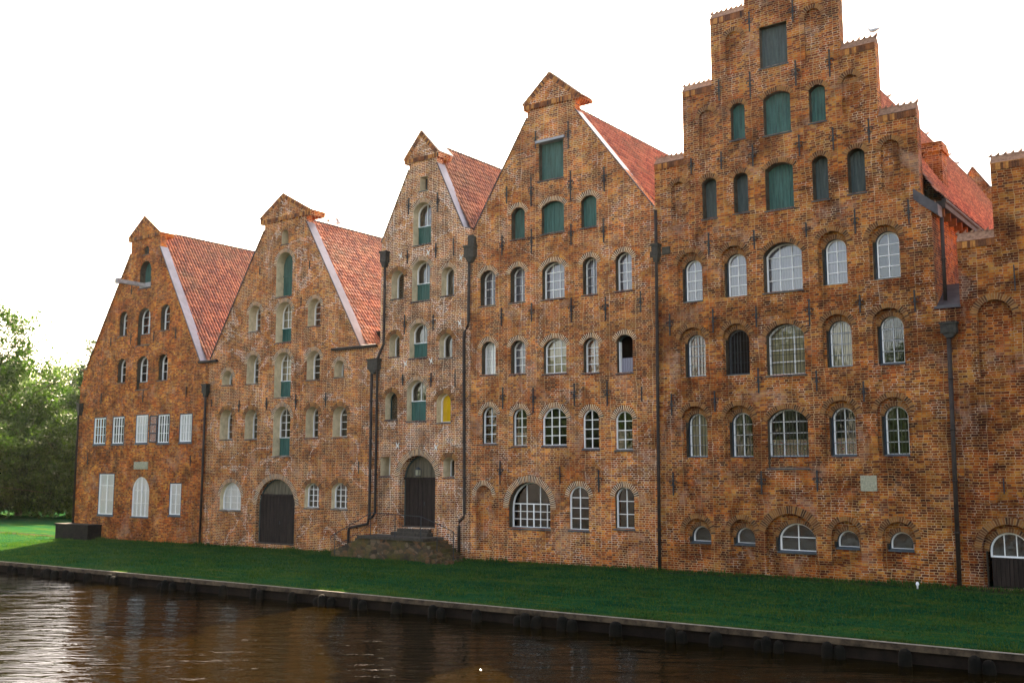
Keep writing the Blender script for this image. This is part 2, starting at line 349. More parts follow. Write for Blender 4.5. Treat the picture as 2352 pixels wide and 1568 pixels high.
# measured openings (kind, x, width, sill z, top z, options) and wall anchors, in metres
OPENINGS = {
'b1': [
  ('O',-58.97,0.57,18.24,18.8,dict(rise=0.5,d=0.3,lab='slit')),
  ('S',-59,1.33,15.98,17.79,dict(rise=0.5,d=0.5)),
  ('W',-61.25,0.94,12.96,14.6,dict(rise=0.5,nx=2,ny=3,d=0.4)),
  ('W',-58.9,1.46,12.18,14.63,dict(rise=0.5,nx=2,ny=3,d=0.42,blk=0.3)),
  ('W',-56.6,1.03,12.97,14.65,dict(rise=0.5,nx=2,ny=3,d=0.4)),
  ('W',-61.2,1.01,9.81,11.42,dict(rise=0.5,nx=2,ny=3,d=0.38)),
  ('W',-58.84,1.31,9.26,11.44,dict(rise=0.5,nx=2,ny=3,d=0.38,blk=0.22)),
  ('W',-56.61,1.02,9.74,11.4,dict(rise=0.5,nx=2,ny=3,d=0.38)),
  ('W',-63.38,1.47,5.72,7.57,dict(rise=0,nx=4,ny=3,d=0.06,big=1)),
  ('W',-61.22,1.38,5.71,7.57,dict(rise=0,nx=4,ny=3,d=0.06,big=1)),
  ('W',-58.58,1.38,5.72,7.61,dict(rise=0,nx=4,ny=3,d=0.06,big=1,cur=1)),
  ('W',-56.24,1.27,5.68,7.56,dict(rise=0,nx=4,ny=3,d=0.06,big=1,openleaf=1)),
  ('W',-53.95,1.3,5.7,7.52,dict(rise=0,nx=4,ny=3,d=0.06,big=1,cur=1)),
  ('W',-62.28,1.83,1.06,3.82,dict(rise=0,nx=2,ny=1,d=0.06,tr=0.72,cur=1)),
  ('W',-58.42,1.88,1.06,3.59,dict(rise=0.5,nx=4,ny=3,d=0.1,cur=1)),
  ('W',-54.76,1.25,1.22,3.25,dict(rise=0,nx=2,ny=3,d=0.08,cur=1)),
],
'b2': [
  ('O',-45.24,0.59,17.09,17.92,dict(rise=0.5,d=0.6,white=1)),
  ('S',-45.22,1.39,14,16.59,dict(rise=0.5,d=0.6,white=1,arch=1,rail=0.5)),
  ('W',-47.73,1.06,12.18,13.71,dict(rise=0.5,nx=2,ny=4,d=0.6,white=1,arch=1)),
  ('WS',-45.16,1.34,11.32,13.66,dict(rise=0.5,nx=3,ny=3,d=0.55,split=0.36,white=1,arch=1,cur=2)),
  ('W',-42.62,1.03,12.06,13.59,dict(rise=0.5,nx=2,ny=4,d=0.55,white=1,arch=1)),
  ('W',-47.78,1.05,9.07,10.76,dict(rise=0.5,nx=2,ny=4,d=0.6,white=1,arch=1)),
  ('WS',-45.12,1.42,8.16,10.74,dict(rise=0.5,nx=3,ny=4,d=0.55,split=0.36,white=1,arch=1,cur=2)),
  ('W',-42.58,1.06,9.03,10.64,dict(rise=0.5,nx=2,ny=4,d=0.55,white=1,arch=1)),
  ('W',-50.08,0.97,9.1,9.95,dict(rise=0.5,nx=2,ny=2,d=0.6,white=1,arch=1)),
  ('W',-40.51,0.76,9.07,9.97,dict(rise=0.5,nx=2,ny=2,d=0.6,white=1,arch=1)),
  ('W',-50.04,1.15,5.85,7.62,dict(rise=0.5,nx=2,ny=4,d=0.65,white=1,arch=2)),
  ('W',-47.76,1.12,5.83,7.54,dict(rise=0.5,nx=2,ny=4,d=0.65,white=1,arch=2)),
  ('WS',-45.09,1.44,4.83,7.62,dict(rise=0.5,nx=3,ny=4,d=0.55,split=0.36,white=1,arch=1)),
  ('W',-42.58,1.01,5.81,7.52,dict(rise=0.5,nx=2,ny=4,d=0.6,white=1,arch=2)),
  ('W',-40.38,1.09,5.81,7.46,dict(rise=0.5,nx=2,ny=4,d=0.6,white=1,arch=2)),
  ('W',-49.42,1.93,1.69,3.31,dict(rise=0.45,nx=3,ny=4,d=0.3,white=1,arch=1,cur=1)),
  ('G',-45.43,3.26,-0.12,3.53,dict(rise=0.42,d=0.3,arch=1,split=0.75)),
  ('W',-42.45,1.16,1.98,3.32,dict(rise=0.3,nx=3,ny=4,d=0.3,white=1,arch=2,cur=0)),
  ('W',-40.3,1.21,1.97,3.34,dict(rise=0.3,nx=3,ny=4,d=0.3,white=1,arch=2,cur=0)),
],
'b3': [
  ('O',-34.52,0.53,18.51,19.25,dict(rise=0,d=0.5,white=1)),
  ('WS',-34.6,1.24,15.65,17.88,dict(rise=0.35,nx=2,ny=1,d=0.45,split=0.45,white=1,arch=1)),
  ('W',-36.28,0.87,12.97,14.44,dict(rise=0.4,nx=1,ny=1,d=0.5,white=1,arch=2)),
  ('WS',-34.64,1.23,12.69,14.79,dict(rise=0.35,nx=2,ny=1,d=0.45,split=0.44,white=1,arch=1)),
  ('W',-32.83,0.83,12.78,14.23,dict(rise=0.4,nx=1,ny=1,d=0.45,white=1,arch=1)),
  ('W',-36.44,0.74,9.91,11.08,dict(rise=0.4,nx=1,ny=1,d=0.5,white=1,arch=2)),
  ('WS',-34.77,1.22,9.75,11.53,dict(rise=0.35,nx=2,ny=1,d=0.4,split=0.42,white=1,arch=1,ajar=1)),
  ('W',-32.92,0.85,9.63,10.84,dict(rise=0.4,nx=1,ny=1,d=0.4,white=1,arch=2)),
  ('W',-36.61,0.85,6.63,8.05,dict(rise=0.4,nx=1,ny=1,d=0.45,white=1,arch=2,grey=1)),
  ('WS',-34.86,1.3,6.51,8.58,dict(rise=0.35,nx=2,ny=1,d=0.4,split=0.48,white=1,arch=1)),
  ('W',-33.04,0.91,6.38,7.82,dict(rise=0.4,nx=1,ny=1,d=0.4,white=1,arch=2,yellow=1)),
  ('W',-36.96,0.69,3.73,4.69,dict(rise=0,nx=1,ny=1,d=0.7,white=1)),
  ('W',-32.67,0.71,3.68,4.66,dict(rise=0.3,nx=1,ny=1,d=0.6,white=1,arch=2)),
  ('G',-34.76,2.45,1.15,4.76,dict(rise=0.42,d=0.5,arch=1,split=0.68,lamp=1)),
],
'b4': [
  ('S',-26.49,1.44,17.72,19.61,dict(rise=0,d=0.35,lintel=1)),
  ('S',-28.44,0.83,15.1,16.65,dict(rise=0.35,d=0.4,arch=1)),
  ('S',-26.41,1.3,15.12,16.64,dict(rise=0.2,d=0.3,arch=1)),
  ('S',-24.4,0.86,15.1,16.59,dict(rise=0.3,d=0.3,arch=1)),
  ('W',-30.28,0.95,12.02,13.76,dict(rise=0.35,nx=2,ny=4,d=0.45,arch=1,cur=3,bars=1)),
  ('W',-28.47,0.9,12.01,13.73,dict(rise=0.35,nx=2,ny=4,d=0.45,arch=1,cur=3,bars=1)),
  ('W',-26.4,1.29,11.97,13.71,dict(rise=0.28,nx=3,ny=4,d=0.35,arch=1,cur=3)),
  ('W',-24.38,0.79,11.96,13.68,dict(rise=0.35,nx=2,ny=4,d=0.4,arch=1,cur=3,bars=1)),
  ('W',-22.6,0.85,11.96,13.69,dict(rise=0.35,nx=2,ny=4,d=0.35,arch=1,cur=3)),
  ('W',-30.22,0.89,8.62,10.23,dict(rise=0.35,nx=2,ny=4,d=0.4,arch=1,cur=1)),
  ('W',-28.44,0.89,8.57,10.15,dict(rise=0.35,nx=2,ny=4,d=0.4,arch=1,cur=3)),
  ('W',-26.33,1.3,8.46,10.09,dict(rise=0.28,nx=3,ny=4,d=0.3,arch=1,cur=2)),
  ('W',-24.36,0.83,8.38,9.96,dict(rise=0.35,nx=2,ny=4,d=0.35,arch=1,cur=4)),
  ('O',-22.6,0.83,8.28,9.97,dict(rise=0.3,d=0.35,arch=1,leaf=1)),
  ('W',-30.16,0.89,5.27,7.06,dict(rise=0.45,nx=2,ny=4,d=0.25,arch=1)),
  ('W',-28.34,0.84,5.15,6.91,dict(rise=0.45,nx=2,ny=4,d=0.22,arch=1,cur=5)),
  ('W',-26.37,1.36,5.13,6.88,dict(rise=0.38,nx=3,ny=4,d=0.15,arch=1)),
  ('W',-24.39,0.86,4.96,6.72,dict(rise=0.45,nx=2,ny=4,d=0.15,arch=1)),
  ('W',-22.69,0.86,4.9,6.6,dict(rise=0.45,nx=2,ny=4,d=0.15,arch=1)),
  ('N',-30.48,0.98,0.22,3.29,dict(rise=0.5,d=0.3,arch=1)),
  ('W',-27.8,2.4,1.35,3.47,dict(rise=0.5,nx=6,ny=5,d=0.4,arch=1,fan=1)),
  ('W',-25.06,1.05,1.36,3.3,dict(rise=0.45,nx=2,ny=4,d=0.15,arch=1)),
  ('W',-22.71,0.98,1.5,3.28,dict(rise=0.4,nx=2,ny=3,d=0.25,arch=1)),
],
'b5': [
  ('S',-15.32,1.21,20.62,22.4,dict(rise=0,d=0.25,grey=1)),
  ('S',-16.98,0.65,17.8,19.37,dict(rise=0.3,d=0.25,arch=1)),
  ('S',-15.26,1.17,17.7,19.49,dict(rise=0.2,d=0.25,arch=1)),
  ('S',-13.57,0.68,17.84,19.38,dict(rise=0.3,d=0.25,arch=1)),
  ('S',-18.36,0.68,14.61,16.36,dict(rise=0.3,d=0.45,arch=1,grey=1)),
  ('S',-16.93,0.66,14.64,16.34,dict(rise=0.3,d=0.45,arch=1,grey=1)),
  ('S',-15.26,1.2,14.53,16.47,dict(rise=0.2,d=0.45,arch=1)),
  ('S',-13.56,0.65,14.65,16.43,dict(rise=0.3,d=0.4,arch=1,grey=1)),
  ('S',-12.13,0.68,14.69,16.46,dict(rise=0.3,d=0.4,arch=1,grey=1)),
  ('N',-17.08,0.74,20.71,22.55,dict(rise=0.5,d=0.12,arch=1)),
  ('N',-13.63,0.7,20.56,22.6,dict(rise=0.5,d=0.12,arch=1)),
  ('N',-18.4,0.73,17.63,19.36,dict(rise=0.5,d=0.12,arch=1)),
  ('N',-12.22,0.68,17.93,19.48,dict(rise=0.5,d=0.12,arch=1)),
  ('N',-19.81,0.72,14.5,16.42,dict(rise=0.5,d=0.12,arch=1)),
  ('N',-10.82,0.71,14.57,16.54,dict(rise=0.5,d=0.12,arch=1)),
  ('W',-19.34,1.2,11.07,13.25,dict(rise=0.4,nx=2,ny=4,arch=1,inner=(-19.18,0.79,11.14,12.89),cur=3)),
  ('W',-17.34,1.16,11.13,13.28,dict(rise=0.4,nx=2,ny=4,arch=1,inner=(-17.21,0.84,11.14,12.91),cur=3)),
  ('W',-15.24,1.63,11.15,13.14,dict(rise=0.28,nx=3,ny=4,arch=1,d=0.45,cur=3)),
  ('W',-13.2,1.18,11.18,13.31,dict(rise=0.4,nx=2,ny=4,arch=1,inner=(-13.07,0.83,11.2,12.97),cur=3)),
  ('W',-11.22,1.14,11.18,13.27,dict(rise=0.4,nx=2,ny=4,arch=1,inner=(-11.09,0.86,11.22,13))),
  ('W',-19.3,1.2,7.9,10,dict(rise=0.4,nx=2,ny=4,arch=1,inner=(-19.12,0.81,7.92,9.67),cur=4,bars=1)),
  ('O',-17.33,1.16,7.87,10,dict(rise=0.4,arch=1,inner=(-17.23,0.92,7.91,9.74),bars=1,lamp=1)),
  ('W',-15.24,1.59,7.79,9.82,dict(rise=0.28,nx=3,ny=4,arch=1,d=0.4,bars=1,cur=2)),
  ('W',-13.14,1.16,7.94,10.01,dict(rise=0.4,nx=2,ny=4,arch=1,inner=(-13.02,0.84,7.97,9.74),bars=1,cur=2)),
  ('W',-11.18,1.21,7.9,10.08,dict(rise=0.4,nx=2,ny=4,arch=1,inner=(-11.07,0.83,7.98,9.74),bars=1)),
  ('W',-19.27,1.18,4.53,6.67,dict(rise=0.4,nx=2,ny=4,arch=1,inner=(-19.14,0.84,4.57,6.35),bars=1,cur=2)),
  ('W',-17.3,1.25,4.52,6.63,dict(rise=0.4,nx=2,ny=4,arch=1,inner=(-17.16,0.87,4.55,6.33),bars=1)),
  ('W',-15.26,1.68,4.11,6.42,dict(rise=0.28,nx=3,ny=4,arch=1,d=0.35,blk=0.19,bars=1,cur=5)),
  ('W',-13.12,1.27,4.51,6.67,dict(rise=0.4,nx=2,ny=4,arch=1,inner=(-13.02,0.87,4.58,6.39),bars=1,cur=5)),
  ('W',-11.15,1.22,4.52,6.71,dict(rise=0.4,nx=2,ny=4,arch=1,inner=(-11.06,0.84,4.58,6.37),bars=1)),
  ('W',-19.25,1.22,0.37,2.03,dict(rise=0.5,nx=1,ny=1,arch=1,inner=(-19.08,0.84,1.09,1.73))),
  ('W',-17.28,1.09,0.47,2.06,dict(rise=0.5,nx=1,ny=1,arch=1,inner=(-17.15,0.8,1.09,1.73))),
  ('W',-15.28,2.07,-0,2.32,dict(rise=0.35,nx=2,ny=2,arch=1,inner=(-15.02,1.48,0.88,1.96))),
  ('W',-13.11,1.12,0.44,2.1,dict(rise=0.5,nx=1,ny=1,arch=1,inner=(-13.03,0.82,1.12,1.75))),
  ('W',-11.17,1.2,0.4,2.13,dict(rise=0.5,nx=1,ny=1,arch=1,inner=(-11.07,0.83,1.13,1.76))),
],
'b7': [
  ('N',-7.5,1.17,7.31,10.02,dict(rise=0.45,d=0.15,arch=1)),
  ('G7',-7.46,1.79,-0.05,2.15,dict(rise=0.5,d=0.35,arch=1,inner=(-7.46,1.3,-0.05,1.87))),
],
}
ANCHORS = {
'b1': [(-63.37,8.5,9.16,0), (-58.57,8.39,9.16,0), (-54.02,8.58,9.2,0), (-64.62,4.37,5.21,0), (-53.32,4.26,4.93,0), (-60.42,15.65,16.25,0), (-62.55,12.35,12.96,0), (-60.24,12.29,12.99,0), (-57.68,12.34,12.96,0), (-55.34,12.3,13,0)],
'b2': [(-51.44,7.83,8.29,0), (-48.87,7.42,8.14,1), (-46.41,7.49,8.16,1), (-43.92,7.4,8.28,1), (-41.5,7.5,8.25,1), (-38.87,3.84,4.49,0), (-47.36,15.49,15.99,0), (-43.06,15.34,15.82,0), (-43.69,13.24,13.78,0)],
'b3': [(-35.53,17.36,18.25,1), (-33.55,17.18,18.24,1), (-35.58,14.72,15.47,1), (-33.62,14.79,15.59,1), (-32.44,14.76,15.64,0), (-35.72,11.02,12.06,1), (-33.75,11.06,11.88,1), (-35.79,8.37,8.96,1), (-33.86,8.18,8.92,1), (-32.28,8.11,8.98,0)],
'b4': [(-25.47,18.99,20.36,1), (-27.35,19.35,20.25,1), (-29.09,16.93,17.8,1), (-27.62,16.55,18.01,1), (-25.36,16.48,17.92,1), (-23.53,16.62,17.8,1), (-29.37,14.39,15.39,1), (-27.61,14.27,15.46,1), (-25.35,14.35,15.38,1), (-23.59,14.25,15.39,1), (-29.4,10.92,11.82,1), (-27.61,10.97,11.88,1), (-25.37,10.77,11.91,1), (-23.54,10.67,11.78,1), (-21.74,10.88,11.84,1), (-29.31,6.91,7.96,1), (-27.53,6.66,7.87,1), (-25.24,6.89,7.94,1), (-23.5,6.83,7.95,1), (-21.76,7,7.62,0), (-29.47,3.34,4.48,1), (-26.05,3.37,4.2,0), (-23.99,3.05,4.04,1)],
'b5': [(-16.31,22.32,23.22,1), (-14.42,22.26,23.2,1), (-17.77,19.63,20.57,1), (-16.36,19.45,20.59,1), (-14.39,19.5,20.61,1), (-12.99,19.55,20.72,1), (-19.15,16.66,17.38,1), (-17.75,16.61,17.4,1), (-16.34,16.48,17.42,1), (-14.35,16.55,17.46,1), (-12.97,16.53,17.48,1), (-11.57,16.55,17.54,1), (-12.25,13.06,14.04,1), (-10.24,13.17,14.12,1), (-18.42,13,13.97,1), (-16.39,13,13.82,1), (-14.19,13.21,13.8,1), (-20.33,9.73,10.68,1), (-18.31,9.7,10.72,1), (-16.4,9.77,10.64,1), (-14.19,9.63,10.72,1), (-12.2,9.98,10.69,1), (-10.18,9.84,10.66,1), (-20.32,6.33,7.26,1), (-18.32,6.42,7.27,1), (-16.39,7.09,8.12,1), (-14,7.07,7.88,1), (-12.2,6.58,7.36,1), (-20.31,2.96,3.94,1), (-16.39,3.07,4,1), (-14.12,3.2,4.02,1)],
'b7': [(-6.77,10.26,11.18,0), (-7.52,3.2,3.74,0)],
}
TIES = [(-36.06,15.19), (-34.14,15.13), (-31.96,14.58), (-32.01,11.27), (-35.61,9.46), (-33.87,9.5), (-36.09,5.26), (-33.5,5.13)]

# ---------------------------------------------------------------- openings
def outline(cx, w, z0, z1, rise, n=7):
    """window outline, counter-clockwise seen from the front; rise = height of the arch"""
    h = w / 2
    if rise <= 0.001:
        return [(cx - h, z0), (cx + h, z0), (cx + h, z1), (cx - h, z1)]
    rise = min(rise, h * .999)
    r = (rise * rise + h * h) / (2 * rise)
    a = math.asin(min(1, h / r)); zc = z1 - r
    pts = [(cx - h, z0), (cx + h, z0)]
    for i in range(2 * n + 1):
        t = a - a * i / n
        pts.append((cx + r * math.sin(t), zc + r * math.cos(t)))
    return pts
def arch_z(x, cx, w, z1, rise):
    h = w / 2
    if rise <= .001: return z1
    rise = min(rise, h * .999); r = (rise*rise + h*h) / (2*rise)
    return z1 - r + math.sqrt(max(0, r*r - (x-cx)**2))
def loop_faces(mb, A, ya, B, yb, mi=0):
    """faces between two outlines of equal count"""
    n = len(A)
    mb.add([(x, ya, z) for x, z in A] + [(x, yb, z) for x, z in B], [(i, (i+1) % n, n + (i+1) % n, n + i) for i in range(n)], mi)
def fill(mb, outer, holes, y, mi=0):
    loops = [[Vector((x, z, 0)) for x, z in outer]] + [[Vector((x, z, 0)) for x, z in h] for h in holes]
    flat = [p for l in loops for p in l]
    tris = tessellate_polygon(loops)
    fs = []
    for a, b, c in tris:
        A, B, C = flat[a], flat[b], flat[c]
        if (B - A).cross(C - A).z < 0: a, c = c, a
        fs.append((a, b, c))
    mb.add([(p.x, y, p.y) for p in flat], fs, mi)
def voussoirs(cx, w, z1, rise, y, thick=.25, dy=.014, pitch=.085):
    """ring of radial bricks over an opening, with the mortar behind it"""
    h = w / 2
    mb = MB()
    if rise <= .02:                       # flat arch of upright bricks
        n = max(3, int(w / pitch)); st = (w + .16) / n
        mb.box((cx - h - .08, y - dy * .5, z1 + .005), (cx + h + .08, y + .02, z1 + thick * .95), 1)
        for i in range(n):
            x0 = cx - h - .08 + i * st; k = random.uniform(-.012, .012)
            mb.box((x0 + .009, y - dy, z1 + .01), (x0 + st - .009, y + .02, z1 + thick + k), 0)
        return mb
    rise = min(rise, h * .999)
    r = (rise*rise + h*h) / (2*rise); a = math.asin(min(1, h / r)) ; zc = z1 - r
    a2 = a + (.06 if rise < h * .9 else 0)
    r0 = r + .006; r1 = r + thick
    n = max(5, int(2 * a2 * (r + thick * .4) / pitch)); st = 2 * a2 / n
    for i in range(n):
        for (g, rr0, rr1, d, mi) in ((0, r0, r1 - .02, dy * .5, 1), (.17 * st, r0 + .002, r1 + random.uniform(-.02, .015), dy, 0)):
            t0 = -a2 + i * st + g; t1 = -a2 + (i + 1) * st - g
            q = [(cx + rr0*math.sin(t0), zc + rr0*math.cos(t0)), (cx + rr0*math.sin(t1), zc + rr0*math.cos(t1)),
                 (cx + rr1*math.sin(t1), zc + rr1*math.cos(t1)), (cx + rr1*math.sin(t0), zc + rr1*math.cos(t0))]
            mb.prism(q, y - d, y + .02, mi)
    return mb
def glazing(cx, w, z0, z1, rise, y, nx, ny, t=.065, bt=.028, fan=False, tr=None):
    """white frame with bars; returns mesh builder and the pane outline"""
    mb = MB()
    k = (w - 2*t) / w
    o = outline(cx, w, z0, z1, rise); i = outline(cx, w - 2*t, z0 + t, z1 - t, rise * k)
    loop_faces(mb, o, y - .05, i, y - .05); loop_faces(mb, i, y - .05, i, y + .03)
    loop_faces(mb, [o[0]] + o[:0:-1], y - .05, [o[0]] + o[:0:-1], y + .03)
    xa, xb = cx - w/2 + t, cx + w/2 - t
    spring = z1 - rise
    def vbar(x, za, zb, b=bt):
        mb.box((x - b/2, y - .035, za), (x + b/2, y + .012, zb))
    def hbar(z, b=bt, x0=None, x1=None):
        hx = w/2 - t
        if rise > .001 and z > z1 - t - rise * k:
            rr = min(rise*k, hx*.999); r = (rr*rr + hx*hx)/(2*rr); zc = z1 - t - r
            hx = min(hx, math.sqrt(max(0, r*r - (z - zc)**2)))
        mb.box((cx - hx, y - .034, z - b/2), (cx + hx, y + .011, z + b/2))
    if fan:
        zm = z0 + (z1 - z0) * .52
        hbar(zm, .045)
        for j in range(1, nx): vbar(xa + (xb-xa)*j/nx, z0 + t, zm, .05 if j == nx//2 else bt)
        for j in (1, 2): vbar(xa + (xb-xa)*j/3, zm, arch_z(xa + (xb-xa)*j/3, cx, w-2*t, z1-t, rise*k))
        for j in (1, 2): hbar(z0 + t + (zm-z0-t)*j/3)
        return mb, i
    if tr is not None:
        zt = z0 + (z1-z0)*tr
        hbar(zt, .05)
        vbar(cx, z0 + t, z1 - t, .05); hbar(z0 + (zt-z0)*.5, .022)
        return mb, i
    for j in range(1, nx):
        x = xa + (xb-xa)*j/nx
        wide = .055 if (nx == 4 and j == 2) else bt
        vbar(x, z0 + t, arch_z(x, cx, w-2*t, z1-t, rise*k), wide)
    for j in range(1, ny): hbar(z0 + t + (z1-z0-2*t)*j/ny)
    return mb, i
def boards(cx, w, z0, z1, rise, y, pitch=.15, gap=.012, th=.04):
    mb = MB()
    n = max(2, round(w / pitch)); st = w / n
    for i in range(n):
        x0 = cx - w/2 + i*st + gap/2; x1 = x0 + st - gap
        za, zb = arch_z(x0, cx, w, z1, rise), arch_z(x1, cx, w, z1, rise)
        d = random.uniform(-.006, .006)
        mb.prism([(x0, z0), (x1, z0), (x1, max(zb, z0+.02)), (x0, max(za, z0+.02))], y - th + d, y)
    mb.prism(outline(cx, w, z0, z1, rise), y + .001, y + .02)
    return mb
def bars_mb(cx, w, z0, z1, rise, y, px=.13, pz=.42):
    mb = MB()
    n = max(3, round(w / px))
    for i in range(1, n):
        x = cx - w/2 + w*i/n
        mb.box((x-.008, y-.016, z0), (x+.008, y, arch_z(x, cx, w, z1, rise)))
    m = max(2, round((z1-z0)/pz))
    for i in range(1, m):
        z = z0 + (z1-z0)*i/m
        mb.box((cx-w/2, y-.022, z-.008), (cx+w/2, y-.0165, z+.008))
    return mb
def shift(v, d):                        # a point measured on the wall face, carried along its sight line to depth d
    k = (YF + d) / YF
    return (v[0]*k, v[1]*k, 4 + (v[2]-4)*k, 4 + (v[3]-4)*k)

def opening(bld, key, wall, spec):
    kind, X, W, z0, z1, o = spec
    bm = M[key]
    rise = o['rise'] * W; D = min(.46, o.get('d', .4) + .10) if (key == 'b5' and kind == 'S') else o.get('d', .4)
    out = outline(X, W, z0, z1, rise)
    org = (X, YF, z0)
    inner = o.get('inner')
    jamb_in_wall = not o.get('white')
    if inner:
        d1 = .20
        X2, W2, a0, a1 = shift(inner, d1)
        X2 = max(X - W/2 + .08 + W2/2, min(X + W/2 - .03 - W2/2, X2)); a0 = max(a0, z0 + .02)
        r2 = o['rise'] * W2
        hx, hw, ht = X2 - .05, W2 + .13, a1 + .05
        hx = max(hx, X - W/2 + hw/2 + .03); in2 = outline(hx, hw, a0 - .01, ht, o['rise'] * hw)
        loop_faces(wall, out, YF, out, YF + d1)
        fill(wall, out, [in2], YF + d1)
        D = d1 + .22
        jamb2 = MB(); loop_faces(jamb2, in2, YF + d1, in2, YF + D + .12)
        cx, w, b0, b1, rs = X2, W2, a0, a1, r2
    else:
        cx, w, b0, b1, rs = X, W, z0, z1, rise
        jamb2 = None
        if jamb_in_wall and kind in ('W', 'O', 'S') and key in ('b1', 'b4', 'b5') and D > .2:
            jamb2 = MB(); k0 = .07; loop_faces(wall, out, YF, out, YF + k0); loop_faces(jamb2, out, YF + k0, out, YF + D + .12)
        elif jamb_in_wall: loop_faces(wall, out, YF, out, YF + D + (.12 if kind != 'N' else 0))
    if kind == 'N':
        fill(wall, out, [], YF + D)
        holder = None
    yw = YF + D
    part = None
    if kind == 'W' or kind == 'WS':
        f0 = b0
        if o.get('blk'):
            f0 = b0 + o['blk'] * (b1 - b0)
            wall.box((cx - w/2 - .01, YF + D - .12, b0 - .01), (cx + w/2 + .01, YF + D + .05, f0))
        if kind == 'WS': f0 = b0 + o['split'] * (b1 - b0)
        if o.get('big') or 'tr' in o or key == 'b1' and o['rise'] == 0:
            e = .07                                   # dark outer frame standing in the wall face
            fr, _ = glazing(cx, w, f0, b1, rs, yw - .02, 1, 1, t=e)
            g = (cx, w - 2*e, f0 + e, b1 - e, 0)
            outer_frame = fr
        else:
                g = (cx, w, f0, b1, rs); outer_frame = None
                if inner:
                    outer_frame = MB(); loop_faces(outer_frame, in2, yw + .012, outline(cx, w - .03, b0 + .015, b1 - .015, rs * (w - .03) / w), yw + .012)
        y = yw
        mb, pane = glazing(*g, y, int(o['nx']), int(o['ny']), t=.052 if w > .9 else .044, bt=.028, fan=bool(o.get('fan')), tr=o.get('tr'))
        part = mb.build('window', M['greengrey' if o.get('grey') else 'white'], bld, org)
        if outer_frame: outer_frame.build('outer_frame', M['dkframe'], part, org)
        pm = MB(); fill(pm, pane, [], y + .005); pm.build('pane', M['glass'], part, org)
        if kind == 'WS':
            sb = boards(cx, w - .02, b0 + .02, f0, 0, y)
            sb.box((cx - w/2 + .01, y - .07, f0 - .05), (cx + w/2 - .01, y + .01, f0 + .012))
            sb.build('shutter', M['green'], part, org)
        cur = int(o.get('cur', -1))
        if cur >= 1 or o.get('yellow'):
            c = MB(); zt = b1; zb = f0
            if cur == 5: zt = f0 + .36 * (b1 - f0)
            if cur == 4: zb, zt = f0, b1
            fill(c, outline(cx, w, zb, zt, rs if cur != 5 else 0), [], y + (.03 if (o.get('yellow') or cur == 1) else .12))
            c.build('blind' if o.get('yellow') else ('curtain_backing' if cur != 5 else 'window_display'), M['yellow'] if o.get('yellow') else M['cur%d' % cur], part, org)
        if o.get('openleaf'):
            lf = MB()
            hx, hy = cx - w/2 - .01, YF - .03
            dx, dy = -.50, -.22
            L = lambda s, z: (hx + dx*s, hy + dy*s, z)
            za, zb2 = b0 + .08, b1 - .08
            def strip(s0, s1, c0, c1, th=.03):
                lf.add([L(s0,c0), L(s1,c0), L(s1,c1), L(s0,c1)] + [(p[0]+.01, p[1]-th, p[2]) for p in (L(s0,c0), L(s1,c0), L(s1,c1), L(s0,c1))],
                       [(0,1,2,3),(7,6,5,4),(0,4,5,1),(1,5,6,2),(2,6,7,3),(3,7,4,0)])
            strip(0,.1,za,zb2); strip(.9,1,za,zb2)
            for q in (0,.323,.646,.96): strip(.1,.9,za+(zb2-za)*q, za+(zb2-za)*(q+.04))
            lo = lf.build('open_casement', M['dkframe'], part, org)
            pn = MB(); pn.add([L(.1,za), L(.9,za), L(.9,zb2), L(.1,zb2)], [(0,1,2,3)]); 
            gp = pn.build('casement_pane', M['cur4'], part, org)
    elif kind == 'S':
        sb = boards(cx, w, b0, b1, rs, yw)
        if o.get('rail'): sb.box((cx - w/2, yw - .075, b0 + .5*(b1-b0) - .04), (cx + w/2, yw - .04, b0 + .5*(b1-b0) + .04))
        part = sb.build('shutter', M['greengrey' if o.get('grey') else 'green'], bld, org)
        if o.get('lintel'):
            l = MB(); l.box((cx - w/2 - .12, YF - .10, b1 - .02), (cx + w/2 + .10, YF + D, b1 + .10)); l.build('lintel', M['zinc'], part, org)
    elif kind == 'O':
        mb, pane = glazing(cx, w, b0, b1, rs, yw, 1, 1, t=.04)
        part = mb.build('window', M['dkframe'] if not o.get('leaf') else M['greengrey'], bld, org)
        if o.get('leaf'):
            l = MB(); l.box((cx - w/2 + .05, yw - .03, b0 + .04), (cx + w/2 - .04, yw, b0 + .40*(b1-b0))); l.build('lower_panel', M['cur3'], part, org)
            l = MB(); l.box((cx - w/2 + .05, yw - .2, b0 + .04), (cx - w/2 + .08, yw, b1 - rs - .05)); l.build('open_casement', M['white'], part, org)
        if o.get('lamp'):
            sph = MB(); n = 8
            c = (cx + .30, YF + .95, b0 + 1.25)
            sph.tube([(c[0], c[1], c[2]-.07), (c[0], c[1], c[2]-.04), (c[0], c[1], c[2]), (c[0], c[1], c[2]+.04), (c[0], c[1], c[2]+.07)], [.01,.055,.075,.055,.01], 10)
            sph.build('lit_lamp', M['glow'], part, org, smooth=True)
            for q in (.22, .36, .5):
                cs = MB(); cs.box((cx - w/2 + w*q - .012, yw - .04, b0 + .05), (cx - w/2 + w*q + .012, yw, b1 - rs*.6)); cs.build('inner_bar', M['iron'], part, org)
    elif kind == 'G':
        zt = b0 + o['split'] * (b1 - b0)
        sb = boards(cx, w - .1, b0 + .06, zt - .07, 0, yw, pitch=.3, gap=.03, th=.06)
        part = sb.build('gate', M['gate'], bld, org)
        # arched head: radial boards
        lu = MB(); hh = b1 - zt
        lo = outline(cx, w - .06, zt + .03, b1 - .02, min(hh - .04, rs))
        fill(lu, lo, [], yw)
        nb = 9 if w > 3 else 8
